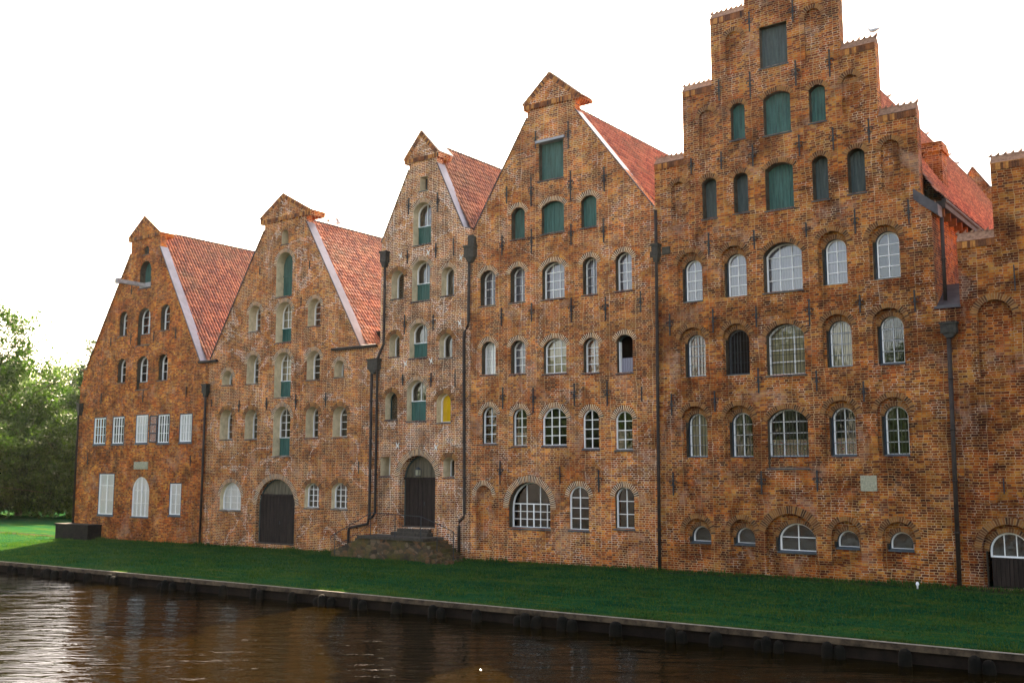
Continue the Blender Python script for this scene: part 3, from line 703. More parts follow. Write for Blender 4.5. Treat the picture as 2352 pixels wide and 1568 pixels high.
        for i in range(1, nb):
            x = cx - w/2 + w*i/nb; xb = cx + (x-cx)*.8
            zt2 = arch_z(x, cx, w - .06, b1 - .02, min(hh - .04, rs))
            if zt2 - zt > .08: lu.prism([(xb - .02, zt + .03), (xb + .02, zt + .03), (x + .02, zt2), (x - .02, zt2)], yw - .025, yw - .001)
        lu.build('lunette', M['gatelight'], part, org)
        t2 = MB(); t2.box((cx - w/2 - .02, yw - .14, zt - .07), (cx + w/2 + .02, yw + .02, zt + .05)); t2.build('transom', M['gate'], part, org)
        t3 = MB(); t3.box((cx - w/2, yw - .25, b0 - .05), (cx + w/2, yw + .02, b0 + .06)); t3.build('threshold', M['granite'], part, org)
        fr = MB()
        loop_faces(fr, outline(cx, w, b0, b1, rs), yw - .08, outline(cx, w - .12, b0 + .06, b1 - .06, rs*(w-.12)/w), yw - .08)
        loop_faces(fr, outline(cx, w - .12, b0 + .06, b1 - .06, rs*(w-.12)/w), yw - .08, outline(cx, w - .12, b0 + .06, b1 - .06, rs*(w-.12)/w), yw)
        fr.build('gate_frame', M['greengrey'], part, org)
        hn = MB(); hn.box((cx + .12, yw - .10, b0 + 1.1), (cx + .17, yw - .06, b0 + 1.28)); hn.build('handle', M['iron'], part, org)
    elif kind == 'G7':
        zt = b0 + 1.02
        sb = boards(cx, w - .04, b0 + .02, zt - .03, 0, yw, pitch=.14, gap=.02)
        part = sb.build('door', M['gate'], bld, org)
        mb, pane = glazing(cx, w, zt, b1, rs, yw, 3, 1, t=.06)
        lw = mb.build('fanlight', M['white'], part, org)
        pm = MB(); fill(pm, pane, [], yw + .005); pm.build('pane', M['glass'], part, org)
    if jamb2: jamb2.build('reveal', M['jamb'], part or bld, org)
    if o.get('white') and not inner:
        rv = MB(); loop_faces(rv, out, YF - .002, out, YF + D + .12)
        rv.build('reveal', M['cream'], part, org)
    if part is not None and kind in ('W', 'WS', 'S', 'O'):
        s = MB()
        sx = w/2 + .02
        zs = b0
        if o.get('blk'): 
            s.box((cx - sx + .03, YF + D - .16, f0 - .03), (cx + sx - .03, YF + D - .052, f0 + .012))
        yo = YF - .05 if not inner else YF + .10
        s.add([(cx - sx - .03, yo, zs - .075), (cx + sx + .03, yo, zs - .075), (cx + sx + .03, YF + D - .051, zs - .075), (cx - sx - .03, YF + D - .051, zs - .075),
               (cx - sx - .03, yo, zs - .03), (cx + sx + .03, yo, zs - .03), (cx + sx - .03, YF + D - .051, zs + .03), (cx - sx + .03, YF + D - .051, zs + .03)],
              [(0,3,2,1),(4,5,6,7),(0,1,5,4),(1,2,6,5),(2,3,7,6),(3,0,4,7)])
        s.build('sill', M['sill'], part, org)
        if o.get('bars'):
            bars_mb(cx, w, b0 + .03, b1 - .03, rs, YF + D - .10, px=.14 if key == 'b5' else .3, pz=.42).build('security_bars', M['iron'], part, org)
    ar = int(o.get('arch', 0))
    if ar:
        dark = (key in ('b5', 'b7')) or ar == 2
        v = voussoirs(X, W, z1, rise, YF, thick=(.20 if key == 'b5' else .25) if W < 2 else .32)
        vo = v.build('arch', [M['vousd' if dark and key in ('b5','b7') else 'vous'], M['mortard' if dark else 'mortar']], part or bld, org)
        if inner:
            voussoirs(cx, w, b1, rs, YF + .20, thick=.18).build('inner_arch', [M['vousd'], M['mortard']], part, org)
    return out

# ---------------------------------------------------------------- iron anchors
def anchor_mesh(fleur):
    mb = MB()
    mb.box((-.024, -.06, 0), (.024, -.02, 1.0))
    if fleur:
        mb.prism([(-.022, 1.0), (.022, 1.0), (.045, 1.05), (0, 1.12), (-.045, 1.05)], -.055, -.02)
        for s in (-1, 1):
            pts = []
            for i in range(11):
                t = i / 10 * 4.4
                r = .105 - .017 * t
                pts.append((s * (.11 - r * math.cos(t)), -.04, .64 + r * math.sin(t) * .9))
            mb.tube(pts, .022, 5)
            pts = [(s*.01, -.04, .52), (s*.07, -.04, .47), (s*.14, -.04, .50)]
            mb.tube(pts, [.028,.022,.014], 5)
        mb.prism([(-.055, .55), (0, .47), (.055, .55), (0, .70)], -.075, -.02)
    else:
        mb.box((-.03, -.065, .45), (.03, -.02, .60))
    me = bpy.data.meshes.new('wall_anchor')
    me.from_pydata(mb.v, [], mb.f); me.materials.append(M['iron'])
    return me
AMESH = [anchor_mesh(False), anchor_mesh(True)]
def anchors(bld, key):
    for x, z0, z1, fl in ANCHORS.get(key, []):
        o = bpy.data.objects.new('wall_anchor', AMESH[int(fl)])
        link(o, bld, (x, YF, z0))
        o.scale = (1.0, 1.0, (z1 - z0) / (1.12 if fl else 1.0))
        if not fl: o.scale.x = .75

# ---------------------------------------------------------------- roofs
def pantiles(bld, xr, zr, xe, ze, y0, y1, mat, name='roof', tw=.235, th=.34):
    dx, dz = xe - xr, ze - zr
    L = math.hypot(dx, dz); ux, uz = dx / L, dz / L
    sgn = 1 if dx > 0 else -1
    nx, nz = -uz * sgn, abs(ux)
    if nx * sgn < 0: nx = -nx
    ncol = int((y1 - y0) / tw); nrow = int(L / th)
    k = 5
    prof = [.0, .030, .075, .068, .016]
    ys = y0 + np.arange(ncol * k + 1) * tw / k
    hp = np.array([prof[i % k] for i in range(ncol * k + 1)])
    rows = []
    for r in range(nrow):
        jit = np.repeat(np.random.RandomState(r).uniform(-.006, .008, ncol + 1), k)[:ncol * k + 1]
        for (s, lift) in ((r * L / nrow - .02, 0.0), ((r + 1) * L / nrow, .045)):
            rows.append((s, hp + lift + jit))
    V = np.zeros((len(rows), len(ys), 3)); 
    for i, (s, h) in enumerate(rows):
        V[i, :, 0] = xr + ux * s + nx * h
        V[i, :, 1] = ys
        V[i, :, 2] = zr + uz * s + nz * h
    nc = len(ys); a, b = np.meshgrid(np.arange(len(rows) - 1), np.arange(nc - 1), indexing='ij')
    q = (a * nc + b).ravel()
    F = np.stack([q, q + 1, q + nc + 1, q + nc], 1)
    if sgn < 0: F = F[:, ::-1]
    F = F.copy()
    me = bpy.data.meshes.new(name)
    ox, oy, oz = WO[bld.name]
    V = V.reshape(-1, 3) - np.array([ox, oy, oz])
    me.vertices.add(len(V)); me.vertices.foreach_set('co', V.ravel())
    me.loops.add(len(F) * 4); me.polygons.add(len(F))
    me.loops.foreach_set('vertex_index', F.ravel().astype(np.int32))
    me.polygons.foreach_set('loop_start', np.arange(0, len(F) * 4, 4, dtype=np.int32))
    me.polygons.foreach_set('loop_total', np.full(len(F), 4, np.int32))
    uvl = me.uv_layers.new(name='UVMap')
    gi = np.arange(nc * len(rows)); vi = F.ravel()
    b4 = np.repeat(b.ravel(), 4); a4 = np.repeat(a.ravel(), 4)
    colc = b4 // k; rowc = a4 // 2
    u = colc + np.clip((vi % nc) / k - colc, .002, .998)
    vr = vi // nc; vv = (vr + 1) // 2
    v = rowc + np.clip(np.where(a4 % 2 == 0, vv - rowc, 1.0), .002, .998)
    uv = np.stack([u, v], 1)
    uvl.data.foreach_set('uv', uv.ravel())
    me.polygons.foreach_set('use_smooth', np.ones(len(F), bool))
    me.materials.append(mat); me.update(calc_edges=True)
    try: me.set_sharp_from_angle(angle=R(40))
    except Exception: pass
    o = bpy.data.objects.new(name, me)
    return link(o, bld, (ox, oy, oz))

def slope_coping(mb, a, b, y0, y1, th=.035, over=.05, mi=0):
    """a thin sheet lying on a gable slope from a to b (x,z)"""
    (x0, z0), (x1, z1) = a, b
    L = math.hypot(x1-x0, z1-z0); n = (-(z1-z0)/L, (x1-x0)/L)
    if n[1] < 0: n = (-n[0], -n[1])
    q = [(x0 + n[0]*.003, z0 + n[1]*.003), (x1 + n[0]*.003, z1 + n[1]*.003), (x1 + n[0]*th, z1 + n[1]*th), (x0 + n[0]*th, z0 + n[1]*th)]
    ar = sum(q[i][0]*q[(i+1)%4][1] - q[(i+1)%4][0]*q[i][1] for i in range(4))
    if ar < 0: q.reverse()
    mb.prism(q, y0, y1, mi)

def gable_house(key, label, poly, feet, apex, ridge, x0, x1, coping_right, tile, depth, seed, ptop, roofeave=None, darkband=True):
    """poly: wall outline; feet: ((xl,zl),(xr,zr)) of the gable slopes; ptop: neck and pediment data"""
    xc = (x0 + x1) / 2
    bld = empty('brick_warehouse', (xc, YF, 0))
    tag(bld, label, 'warehouse', 'brick warehouses standing side by side along the river')
    wall = MB()
    holes = [opening(bld, key, wall, sp) for sp in OPENINGS[key]]
    fill(wall, poly, holes, YF)
    n = len(poly)
    T = .46
    wall.add([(x, YF, z) for x, z in poly] + [(x, YF + T, z) for x, z in poly], [((i+1) % n, i, n + i, n + (i+1) % n)[::-1] for i in range(n)])
    # body: side walls and back
    (fx0, fz0), (fx1, fz1) = feet
    yb = YF + depth
    e = .02
    for x, z in ((x0 + e, fz0), (x1 - e, fz1)):
        wall.add([(x, YF + T, -1.5), (x, yb, -1.5), (x, yb, z - .1), (x, YF + T, z - .1)], [(0,1,2,3)])
    xr, zr = ridge
    wall.add([(x0 + e, yb, -1.5), (x1 - e, yb, -1.5), (x1 - e, yb, fz1 - .1), (xr, yb, zr - .1), (x0 + e, yb, fz0 - .1)], [(4,3,2,1,0)])
    wall.build('wall', M[key], bld)
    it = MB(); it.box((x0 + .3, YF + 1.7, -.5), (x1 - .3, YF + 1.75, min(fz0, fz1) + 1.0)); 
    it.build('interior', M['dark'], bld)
    # roof, two slopes meeting at the ridge
    for (fx, fz) in feet:
        s = 1 if fx > xr else -1
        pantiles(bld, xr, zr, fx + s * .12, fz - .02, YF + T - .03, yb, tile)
    rt = MB()
    y = YF + T + .25
    while y < yb:
        rt.tube([(xr, y, zr + .05), (xr, y + .36, zr + .035)], [.105, .09], 7); y += .34
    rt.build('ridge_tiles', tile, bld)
    # gable copings
    lo, hi = ptop['neckl'], ptop['neckr']
    cl = MB(); slope_coping(cl, (fx0, fz0), lo, YF - .06, YF + T + .06); cl.build('gable_coping', M['zincdark'], bld)
    cr = MB(); slope_coping(cr, hi, (fx1, fz1), YF - .03, YF + T + .12, .03)
    cr.build('gable_coping', M['zinc'], bld)
    cd = MB(); slope_coping(cd, hi, (fx1, fz1), YF - .075, YF - .031, .05); cd.build('coping_edge', M['zincdark'], bld)
    # pediment
    pl, pr, ap, base = ptop['pl'], ptop['pr'], ptop['apex'], ptop['base']
    nl, nr = ptop['neckl'], ptop['neckr']
    pb = MB()
    zb = base
    pb.prism([(pl[0] + .06, zb), (pr[0] - .06, zb), (pr[0] - .02, pr[1]), (ap[0], ap[1]), (pl[0] + .02, pl[1])], YF - .07, YF + 1.0)
    pb.build('pediment', M[key], bld)
    dn = MB(); w_ = pr[0] - pl[0] - .12; nn = int(w_ / .085)
    for i in range(nn):
        xx = pl[0] + .06 + w_ * i / nn
        dn.box((xx + .01, YF - .095, zb + .02), (xx + w_/nn - .008, YF - .06, zb + .24))
    for (a, b) in ((pl, ap), (ap, pr)):
        L = math.hypot(b[0]-a[0], b[1]-a[1]); m = int(L / .1); ux, uz = (b[0]-a[0])/L, (b[1]-a[1])/L
        nx_, nz_ = (uz, -ux)
        for i in range(1, m - 1):
            p0 = (a[0] + ux*L*i/m, a[1] + uz*L*i/m); p1 = (p0[0] + ux*(L/m - .018), p0[1] + uz*(L/m - .018))
            q = [(p0[0]+nx_*.03, p0[1]+nz_*.03), (p0[0]+nx_*.24, p0[1]+nz_*.24), (p1[0]+nx_*.24, p1[1]+nz_*.24), (p1[0]+nx_*.03, p1[1]+nz_*.03)]
            dn.prism(q, YF - .10, YF - .06)
    dn.build('cornice', M['vousl'], bld)
    cp = MB()
    slope_coping(cp, (pl[0] - .02, pl[1] - .02), ap, YF - .11, YF + 1.02, .035); slope_coping(cp, ap, (pr[0] + .05, pr[1] - .035), YF - .11, YF + 1.02, .035)
    cp.build('pediment_coping', M['leadlight'], bld)
    anchors(bld, key)
    return bld

def downpipe(bld, pts, r=.065, head=None, name='downpipe', z_open=None):
    mb = MB(); mb.tube(pts, r, 10)
    for a, b in zip(pts[:-1], pts[1:]):
        if a[2] - b[2] > 2.5:
            k = int((a[2]-b[2]) / 2.0)
            for i in range(1, k + 1):
                t = i / (k + 1); p = [a[j] + (b[j]-a[j])*t for j in range(3)]
                mb.tube([(p[0], p[1], p[2]+.035), (p[0], p[1], p[2]-.035)], r + .018, 10)
    o = mb.build(name, M['pipe'], bld, smooth=True)
    if head:
        x, y, z, wd, hh = head
        h = MB()
        h.box((x - wd/2, y - .16, z - hh*.45), (x + wd/2, y + .14, z + hh*.2))
        h.box((x - wd/2 - .04, y - .20, z + hh*.2), (x + wd/2 + .04, y + .14, z + hh*.34))
        h.prism([(x - .09, z - hh*.8), (x + .09, z - hh*.8), (x + wd/2 - .03, z - hh*.45), (x - wd/2 + .03, z - hh*.45)], y - .12, y + .12)
        h.build('rain_head', M['pipegreen'], o)
    return o

def glow():
    m = bpy.data.materials.new('lit_bulb'); m.use_nodes = True
    b = m.node_tree.nodes['Principled BSDF']
    b.inputs['Emission Color'].default_value = (1.0, .50, .10, 1); b.inputs['Emission Strength'].default_value = 1.6
    b.inputs['Base Color'].default_value = (.8, .5, .2, 1)
    return m
M['glow'] = glow()

# ================================================================ the warehouses
B1 = gable_house('b1', 'orange brick warehouse beside the trees with a hoist beam sticking out of its gable',
    [(-66.05,-1.5),(-51.9,-1.5),(-51.9,10.72),(-52.77,10.72),(-57.46,18.55),(-57.46,19.5),(-60.72,19.5),(-60.72,18.46),(-65.4,10.97),(-65.75,10.9),(-65.75,10.3),(-66.05,9.72)],
    ((-65.4,10.97),(-52.77,10.72)), None, (-59.05,19.9), -66.05, -51.9, True, M['tile1'], 24, 1,
    dict(neckl=(-60.72,18.46), neckr=(-57.46,18.55), pl=(-61.02,19.53), pr=(-57.40,19.52), apex=(-59.2,20.85), base=19.28))
B2 = gable_house('b2', 'brick warehouse with cream window reveals and a wide wooden gate at grass level',
    [(-51.88,-1.5),(-37.5,-1.5),(-37.5,10.62),(-38.93,10.67),(-43.44,18.15),(-43.44,18.75),(-47.08,18.75),(-47.08,18.15),(-51.74,10.75),(-51.88,10.75)],
    ((-51.74,10.75),(-38.93,10.67)), None, (-45.4,18.88), -51.88, -37.5, True, M['tile1'], 24, 2,
    dict(neckl=(-47.08,18.15), neckr=(-43.44,18.15), pl=(-47.47,18.88), pr=(-42.95,18.78), apex=(-45.42,20.12), base=18.5))
B3 = gable_house('b3', 'narrow red brown brick warehouse with its gate raised above mossy stone steps',
    [(-37.48,-1.5),(-31.32,-1.5),(-31.32,16.0),(-31.84,16.17),(-33.62,19.82),(-33.62,20.3),(-35.56,20.3),(-35.56,19.79),(-37.48,16.1)],
    ((-37.48,16.1),(-31.84,16.17)), None, (-34.6,21.2), -37.48, -31.32, True, M['tile2'], 24, 3,
    dict(neckl=(-35.56,19.79), neckr=(-33.62,19.82), pl=(-35.9,20.34), pr=(-33.42,20.38), apex=(-34.66,21.74), base=20.1))
B4 = gable_house('b4', 'brick warehouse with a plain pointed gable and a square green hatch under a lintel',
    [(-31.3,-1.5),(-20.97,-1.5),(-20.97,15.54),(-25.1,20.84),(-25.1,21.6),(-27.86,21.6),(-27.86,21.01),(-31.14,15.87),(-31.3,15.8)],
    ((-31.14,15.87),(-21.0,15.5)), None, (-26.2,21.62), -31.3, -20.97, True, M['tile1'], 30, 4,
    dict(neckl=(-27.86,21.01), neckr=(-25.1,20.84), pl=(-28.09,21.68), pr=(-24.68,21.45), apex=(-26.5,23.0), base=21.35))

def step_cap(bld, x0, x1, z, key):
    mb = MB(); y0, y1 = YF - .05, YF + .55; ym = (y0 + y1) / 2; h = .36
    mb.add([(x0,y0,z),(x1,y0,z),(x1,ym,z+h),(x0,ym,z+h),(x0,y1,z),(x1,y1,z)], [(0,1,2,3),(3,2,5,4),(0,3,4),(1,5,2),(0,4,5,1)])
    n = max(2, round((x1 - x0) / .24)); st = (x1 - x0) / n
    for i in range(n + 1):
        x = x0 + st * i
        k = random.uniform(-.02, .02)
        mb.add([(x-.10,ym-.06,z+h-.03),(x+.02,ym-.07,z+h-.04),(x+.045,ym-.03,z+h+.11+k),(x-.10,ym+.06,z+h-.03),(x+.02,ym+.07,z+h-.04),(x+.045,ym+.03,z+h+.11+k)],
               [(0,1,2),(5,4,3),(0,2,5,3),(1,4,5,2),(0,3,4,1)])
    o = mb.build('step_cap', M['cap'], bld)
    d = MB(); n = int((x1 - x0) / .085); st = (x1 - x0) / n
    for i in range(n):
        d.box((x0 + st*i + .008, YF - .035 - random.uniform(0,.01), z - .26), (x0 + st*(i+1) - .006, YF + .02, z - .02))
    d.box((x0, YF - .05, z - .019), (x1, YF + .02, z + .001))
    d.build('brick_band', M['vousl'], o)

def stepped_house(key, label, poly, steps, x0, x1, ridge, eave, depth, tile, wall_eave):
    bld = empty('brick_warehouse', ((x0 + x1)/2, YF, 0))
    tag(bld, label, 'warehouse', 'brick warehouses standing side by side along the river')
    wall = MB()
    holes = [opening(bld, key, wall, sp) for sp in OPENINGS[key]]
    fill(wall, poly, holes, YF)
    n = len(poly); T = .5
    wall.add([(x, YF, z) for x, z in poly] + [(x, YF + T, z) for x, z in poly], [((i+1) % n, i, n + i, n + (i+1) % n)[::-1] for i in range(n)])
    # back of the parapet above the roof
    top = [p for p in poly if p[1] > wall_eave - .5]
    wall.add([(x, YF + T, z) for x, z in top], [tuple(range(len(top)))[::-1]])
    e = .02; yb = YF + depth
    xl, xr_ = x0 + e, x1
    for x in (xl, xr_):
        wall.add([(x, YF + T, -1.5), (x, yb, -1.5), (x, yb, wall_eave), (x, YF + T, wall_eave)], [(0,1,2,3)])
    wall.add([(xl, yb, -1.5), (xr_, yb, -1.5), (xr_, yb, wall_eave), (ridge[0], yb, ridge[1] - .1), (xl, yb, wall_eave)], [(4,3,2,1,0)])
    wall.build('wall', M[key], bld)
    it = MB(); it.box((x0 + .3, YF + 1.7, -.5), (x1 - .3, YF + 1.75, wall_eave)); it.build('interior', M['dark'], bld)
    for (sx0, sx1, sz) in steps: step_cap(bld, sx0, sx1, sz, key)
    for s in (-1, 1):
        ex = ridge[0] + s * (eave[0] - ridge[0])
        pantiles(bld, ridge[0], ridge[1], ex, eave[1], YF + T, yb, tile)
    rt = MB(); y = YF + T
    while y < yb:
        rt.tube([(ridge[0], y, ridge[1] + .05), (ridge[0], y + .36, ridge[1] + .035)], [.105, .09], 7); y += .34
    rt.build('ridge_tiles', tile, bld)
    anchors(bld, key)
    return bld

p5 = [(-20.95,-1.5),(-9.13,-1.5),(-9.13,9.9),(-9.45,9.95),(-9.45,13.6),(-9.95,14.35),(-9.95,17.75),(-11.22,17.75),(-11.22,20.65),(-12.68,20.65),(-12.68,23.6),(-13.95,23.6),(-13.95,26.2),
      (-16.65,26.2),(-16.65,23.6),(-18.12,23.6),(-18.12,20.55),(-19.52,20.55),(-19.52,17.6),(-20.95,17.6)]
# the photograph shows the wide middle step running up out of the frame
p5 = [(-20.95,-1.5),(-9.13,-1.5),(-9.13,9.9),(-9.45,9.95),(-9.45,13.6),(-9.8,14.35),(-9.8,17.55),(-11.2,17.55),(-11.2,20.55),(-12.55,20.55),(-12.55,23.45),(-13.95,23.45),(-13.95,25.6),
      (-16.55,25.6),(-16.55,25.6),(-16.55,23.35),(-18.12,23.35),(-18.12,20.4),(-19.52,20.4),(-19.52,17.4),(-20.95,17.4)]
p5 = [p for i, p in enumerate(p5) if i == 0 or p != p5[i-1]]
B5 = stepped_house('b5', 'tallest brick warehouse with a complete stepped gable and dark green shutters',
    p5, [(-20.95,-19.52,17.4),(-19.52,-18.12,20.4),(-18.12,-16.55,23.35),(-16.55,-13.95,25.6),(-13.95,-12.55,23.45),(-12.55,-11.2,20.55),(-11.2,-9.8,17.55)],
    -20.95, -9.45, (-15.2,23.85), (-9.35,14.35), 36, M['tile1'], 14.1)
p7 = [(-9.11,-1.5),(3.2,-1.5),(3.2,12.3),(2.0,12.3),(2.0,14.95),(.6,14.95),(.6,17.7),(-1.0,17.7),(-1.0,20.4),(-3.4,20.4),(-3.4,20.4),(-3.4,17.7),(-5.6,17.7),(-5.6,14.95),(-7.35,14.95),(-7.35,12.25),(-8.62,12.25),(-8.62,9.95),(-9.11,9.9)]
p7 = [p for i, p in enumerate(p7) if i == 0 or p != p7[i-1]]
B7 = stepped_house('b7', 'brown brick warehouse cut off by the right edge of the picture',
    p7, [(-8.62,-7.35,12.25),(-7.35,-5.6,14.95),(-5.6,-3.4,17.7),(-3.4,-1.0,20.4),(-1.0,.6,17.7),(.6,2.0,14.95),(2.0,3.2,12.3)],
    -8.62, 3.2, (-2.6,17.2), (3.3,9.0), 30, M['tile1'], 8.9)

# ---- extra parts of the stepped warehouse: chimney, rear gable, cladding, eaves
c = MB(); c.box((-10.95, 44.2, 14.3), (-10.2, 45.1, 17.35)); c.box((-11.03, 44.12, 17.35), (-10.12, 45.18, 17.62)); c.box((-10.98,44.17,17.62),(-10.17,45.13,17.8))
c.build('chimney', M['b5'], B5)
g = MB()
yg = YF + 35.6
for s in (1, -1):
    a = (-15.2, 24.95); b = (-15.2 + s*6.6, 14.9)
    q = [(a[0], a[1]), (b[0], b[1]), (b[0], b[1] - .9), (a[0], a[1] - 1.5)]
    if s < 0: q.reverse()
    g.prism(q[::-1], yg, yg + .5)
g.build('rear_gable', M['b5'], B5)
g = MB(); slope_coping(g, (-15.2, 24.95), (-8.6, 14.9), yg - .08, yg + .6, .06); slope_coping(g, (-21.8, 14.9), (-15.2, 24.95), yg - .08, yg + .6, .06)
g.tube([(-15.2, yg+.2, 24.9), (-15.2, yg+.2, 25.35)], [.07,.02], 6)
g.build('rear_gable_coping', M['zincdark'], B5)
g = MB(); g.add([(-10.05,YF-.03,14.50),(-9.2,YF-.03,13.78),(-9.2,YF-.03,13.36),(-9.62,YF-.03,13.68),(-10.05,YF-.03,14.08)] + [(-10.05,YF+.6,14.50),(-9.2,YF+.6,13.78),(-9.2,YF+.6,13.36),(-9.62,YF+.6,13.68),(-10.05,YF+.6,14.08)],
    [(0,4,3,2,1),(5,6,7,8,9),(0,1,6,5),(1,2,7,6),(2,3,8,7),(3,4,9,8),(4,0,5,9)])
g.build('gutter_cladding', M['zinc2'] if 'zinc2' in M else M['zincdark'], B5)
g = MB(); g.box((-9.44, YF+.62, 13.75), (-9.08, YF+35, 14.02)); g.tube([(-9.12, YF+.6, 14.02), (-9.12, YF+35, 14.02)], .09, 8)
g.build('gutter', M['pipe'], B5)
y = YF + .75
while y < YF + 14:
    g = MB(); g.box((-9.44, y, 13.45), (-9.16, y + .12, 13.75)); g.build('eaves_corbel', M['vous'], B5); y += .9
g = MB(); g.add([(-9.43,YF+.02,9.96),(-8.64,YF+.02,9.96),(-8.64,YF+1.6,11.0),(-9.43,YF+1.6,11.0)], [(0,1,2,3)]); g.box((-9.5,YF-.07,9.86),(-8.6,YF+.03,9.955))
g.build('alley_flashing', M['zincdark'], B5)

# ---- gutters and ledges at the gable feet
def ledge(bld, x0, x1, z):
    m = MB(); m.box((x0, YF - .16, z - .06), (x1, YF + .02, z + .06)); m.tube([(x0 - .02, YF - .13, z + .03), (x1 + .02, YF - .13, z + .03)], .07, 8)
    m.build('gutter', M['pipe'], bld)
ledge(B1, -52.75, -51.0, 10.60)
ledge(B2, -41.0, -37.65, 10.56)
m = MB(); m.box((-66.0, YF-.05, 10.86), (-65.3, YF+.3, 10.96)); m.box((-66.25, YF-.05, 9.66), (-65.9, YF+.3, 9.76)); m.build('shoulder_cap', M['cap'], B1)

# ---- downpipes
Y = YF - .14
dp = downpipe(B1, [(-65.72,Y,8.35),(-65.88,Y,7.9),(-65.86,Y,.45)], .07, (-65.72,Y,8.35,.34,.75))
downpipe(B2, [(-51.92,Y,9.0),(-51.97,Y,-.4)], .075, (-51.92,Y,9.0,.42,.7))
downpipe(B2, [(-37.92,Y,9.6),(-37.92,Y,1.75),(-38.02,Y,1.25),(-39.36,Y,1.0),(-39.42,Y,.8),(-39.42,Y,-.3)], .075, (-37.75,Y,9.62,.72,.7))
downpipe(B3, [(-37.08,Y,15.2),(-37.08,Y,10.6),(-37.45,Y-.02,9.95),(-37.49,Y-.02,9.6),(-37.49,Y-.02,1.85),(-37.7,Y-.02,1.6),(-37.95,Y-.05,1.5)], .07, (-37.1,Y,15.3,.42,.75))
downpipe(B4, [(-31.32,Y,14.9),(-31.36,Y,11.3),(-31.40,Y,11.05),(-31.62,Y,10.8),(-31.64,Y,10.5),(-31.55,Y,1.95),(-31.6,Y,1.75),(-31.86,Y,1.55),(-31.88,Y,1.3),(-31.88,Y,.1)], .075, (-31.25,Y,14.85,.6,.75))
m = MB(); m.box((-31.38, YF-.2, 14.95), (-31.0, YF+.02, 15.55)); m.tube([(-31.4,YF-.1,15.6),(-31.1,YF-.1,15.6)],.06,8); m.build('rain_head', M['pipegreen'], B4)
downpipe(B4, [(-20.86,Y,15.3),(-20.86,Y,13.6),(-20.93,Y,5.0),(-20.97,Y,-.2)], .07, (-20.86,Y,13.55,.30,.7))
m = MB(); m.box((-20.6,YF-.10,13.3),(-20.25,YF+.02,13.62)); m.build('corbel_stone', M['granite'], B5)
m = MB(); m.box((-21.2,YF-.10,13.25),(-21.05,YF+.02,13.5)); m.build('corbel_stone', M['granite'], B4)
downpipe(B5, [(-9.16,YF+.3,13.3),(-9.17,YF+.25,10.2)], .07)
downpipe(B5, [(-9.03,Y,9.1),(-9.12,Y,.0)], .08, (-9.0,Y,9.15,.55,.5))

# ---- plaques, hoist beam, cross ties, lantern (fixed parts of their buildings)
m = MB(); m.box((-58.47-.75, YF-.05, 4.08), (-58.47+.75, YF+.01, 4.56)); m.box((-58.47-.68, YF-.06, 4.14), (-58.47+.68, YF-.049, 4.50)); m.build('plaque', M['stone'], B1)
m = MB(); m.box((-12.16-.30, YF-.05, 3.23), (-12.16+.30, YF+.01, 3.82)); m.build('plaque', M['plaque2'] if 'plaque2' in M else M['stone'], B5)
m = MB(); m.box((-59.17, 36.9, 16.03), (-58.93, 39.4, 16.27)); m.box((-59.21, 36.85, 15.98), (-58.89, 37.05, 16.32)); m.box((-59.5, 38.85, 15.98), (-58.3, 39.0, 16.28)); m.build('hoist_beam', M['beam'], B1)
tie = MB()
for s in (1, -1):
    for t in (1, -1):
        tie.tube([(0, -.03, 0), (s*.05, -.035, t*.06), (s*.10, -.04, t*.17)], [.028, .024, .018], 6)
tie.box((-.05,-.05,-.05), (.05,-.005,.05))
tme = bpy.data.meshes.new('cross_tie'); tme.from_pydata(tie.v, [], tie.f); tme.materials.append(M['tiewhite'])
for x, z in TIES:
    o = bpy.data.objects.new('cross_tie', tme); link(o, B3, (x, YF, z)); o.rotation_euler = (0, random.uniform(-.25, .25), 0)

lt = empty('hanging_lantern', (-34.78, YF + .1, 4.0))
tag(lt, 'small hanging lantern in the arched head of the gate above the stone steps', 'lantern')
m = MB(); m.tube([(-34.78,YF+.1,4.66),(-34.78,YF+.1,4.14)], .012, 6); m.build('chain', M['iron'], lt)
m = MB(); m.tube([(-34.78,YF+.1,4.18),(-34.78,YF+.1,4.08),(-34.78,YF+.1,4.04)], [.04,.15,.15], 6); m.box((-34.90,YF-.02,3.72),(-34.66,YF+.22,3.75))
for a in (-1,1):
    for b in (-1,1): m.box((-34.78+a*.11-.01,YF+.1+b*.11-.01,3.74),(-34.78+a*.11+.01,YF+.1+b*.11+.01,4.05))
m.build('housing', M['iron'], lt)
m = MB(); m.box((-34.87,YF+.01,3.76),(-34.69,YF+.19,4.03)); m.build('lantern_glass', M['stone'], lt)

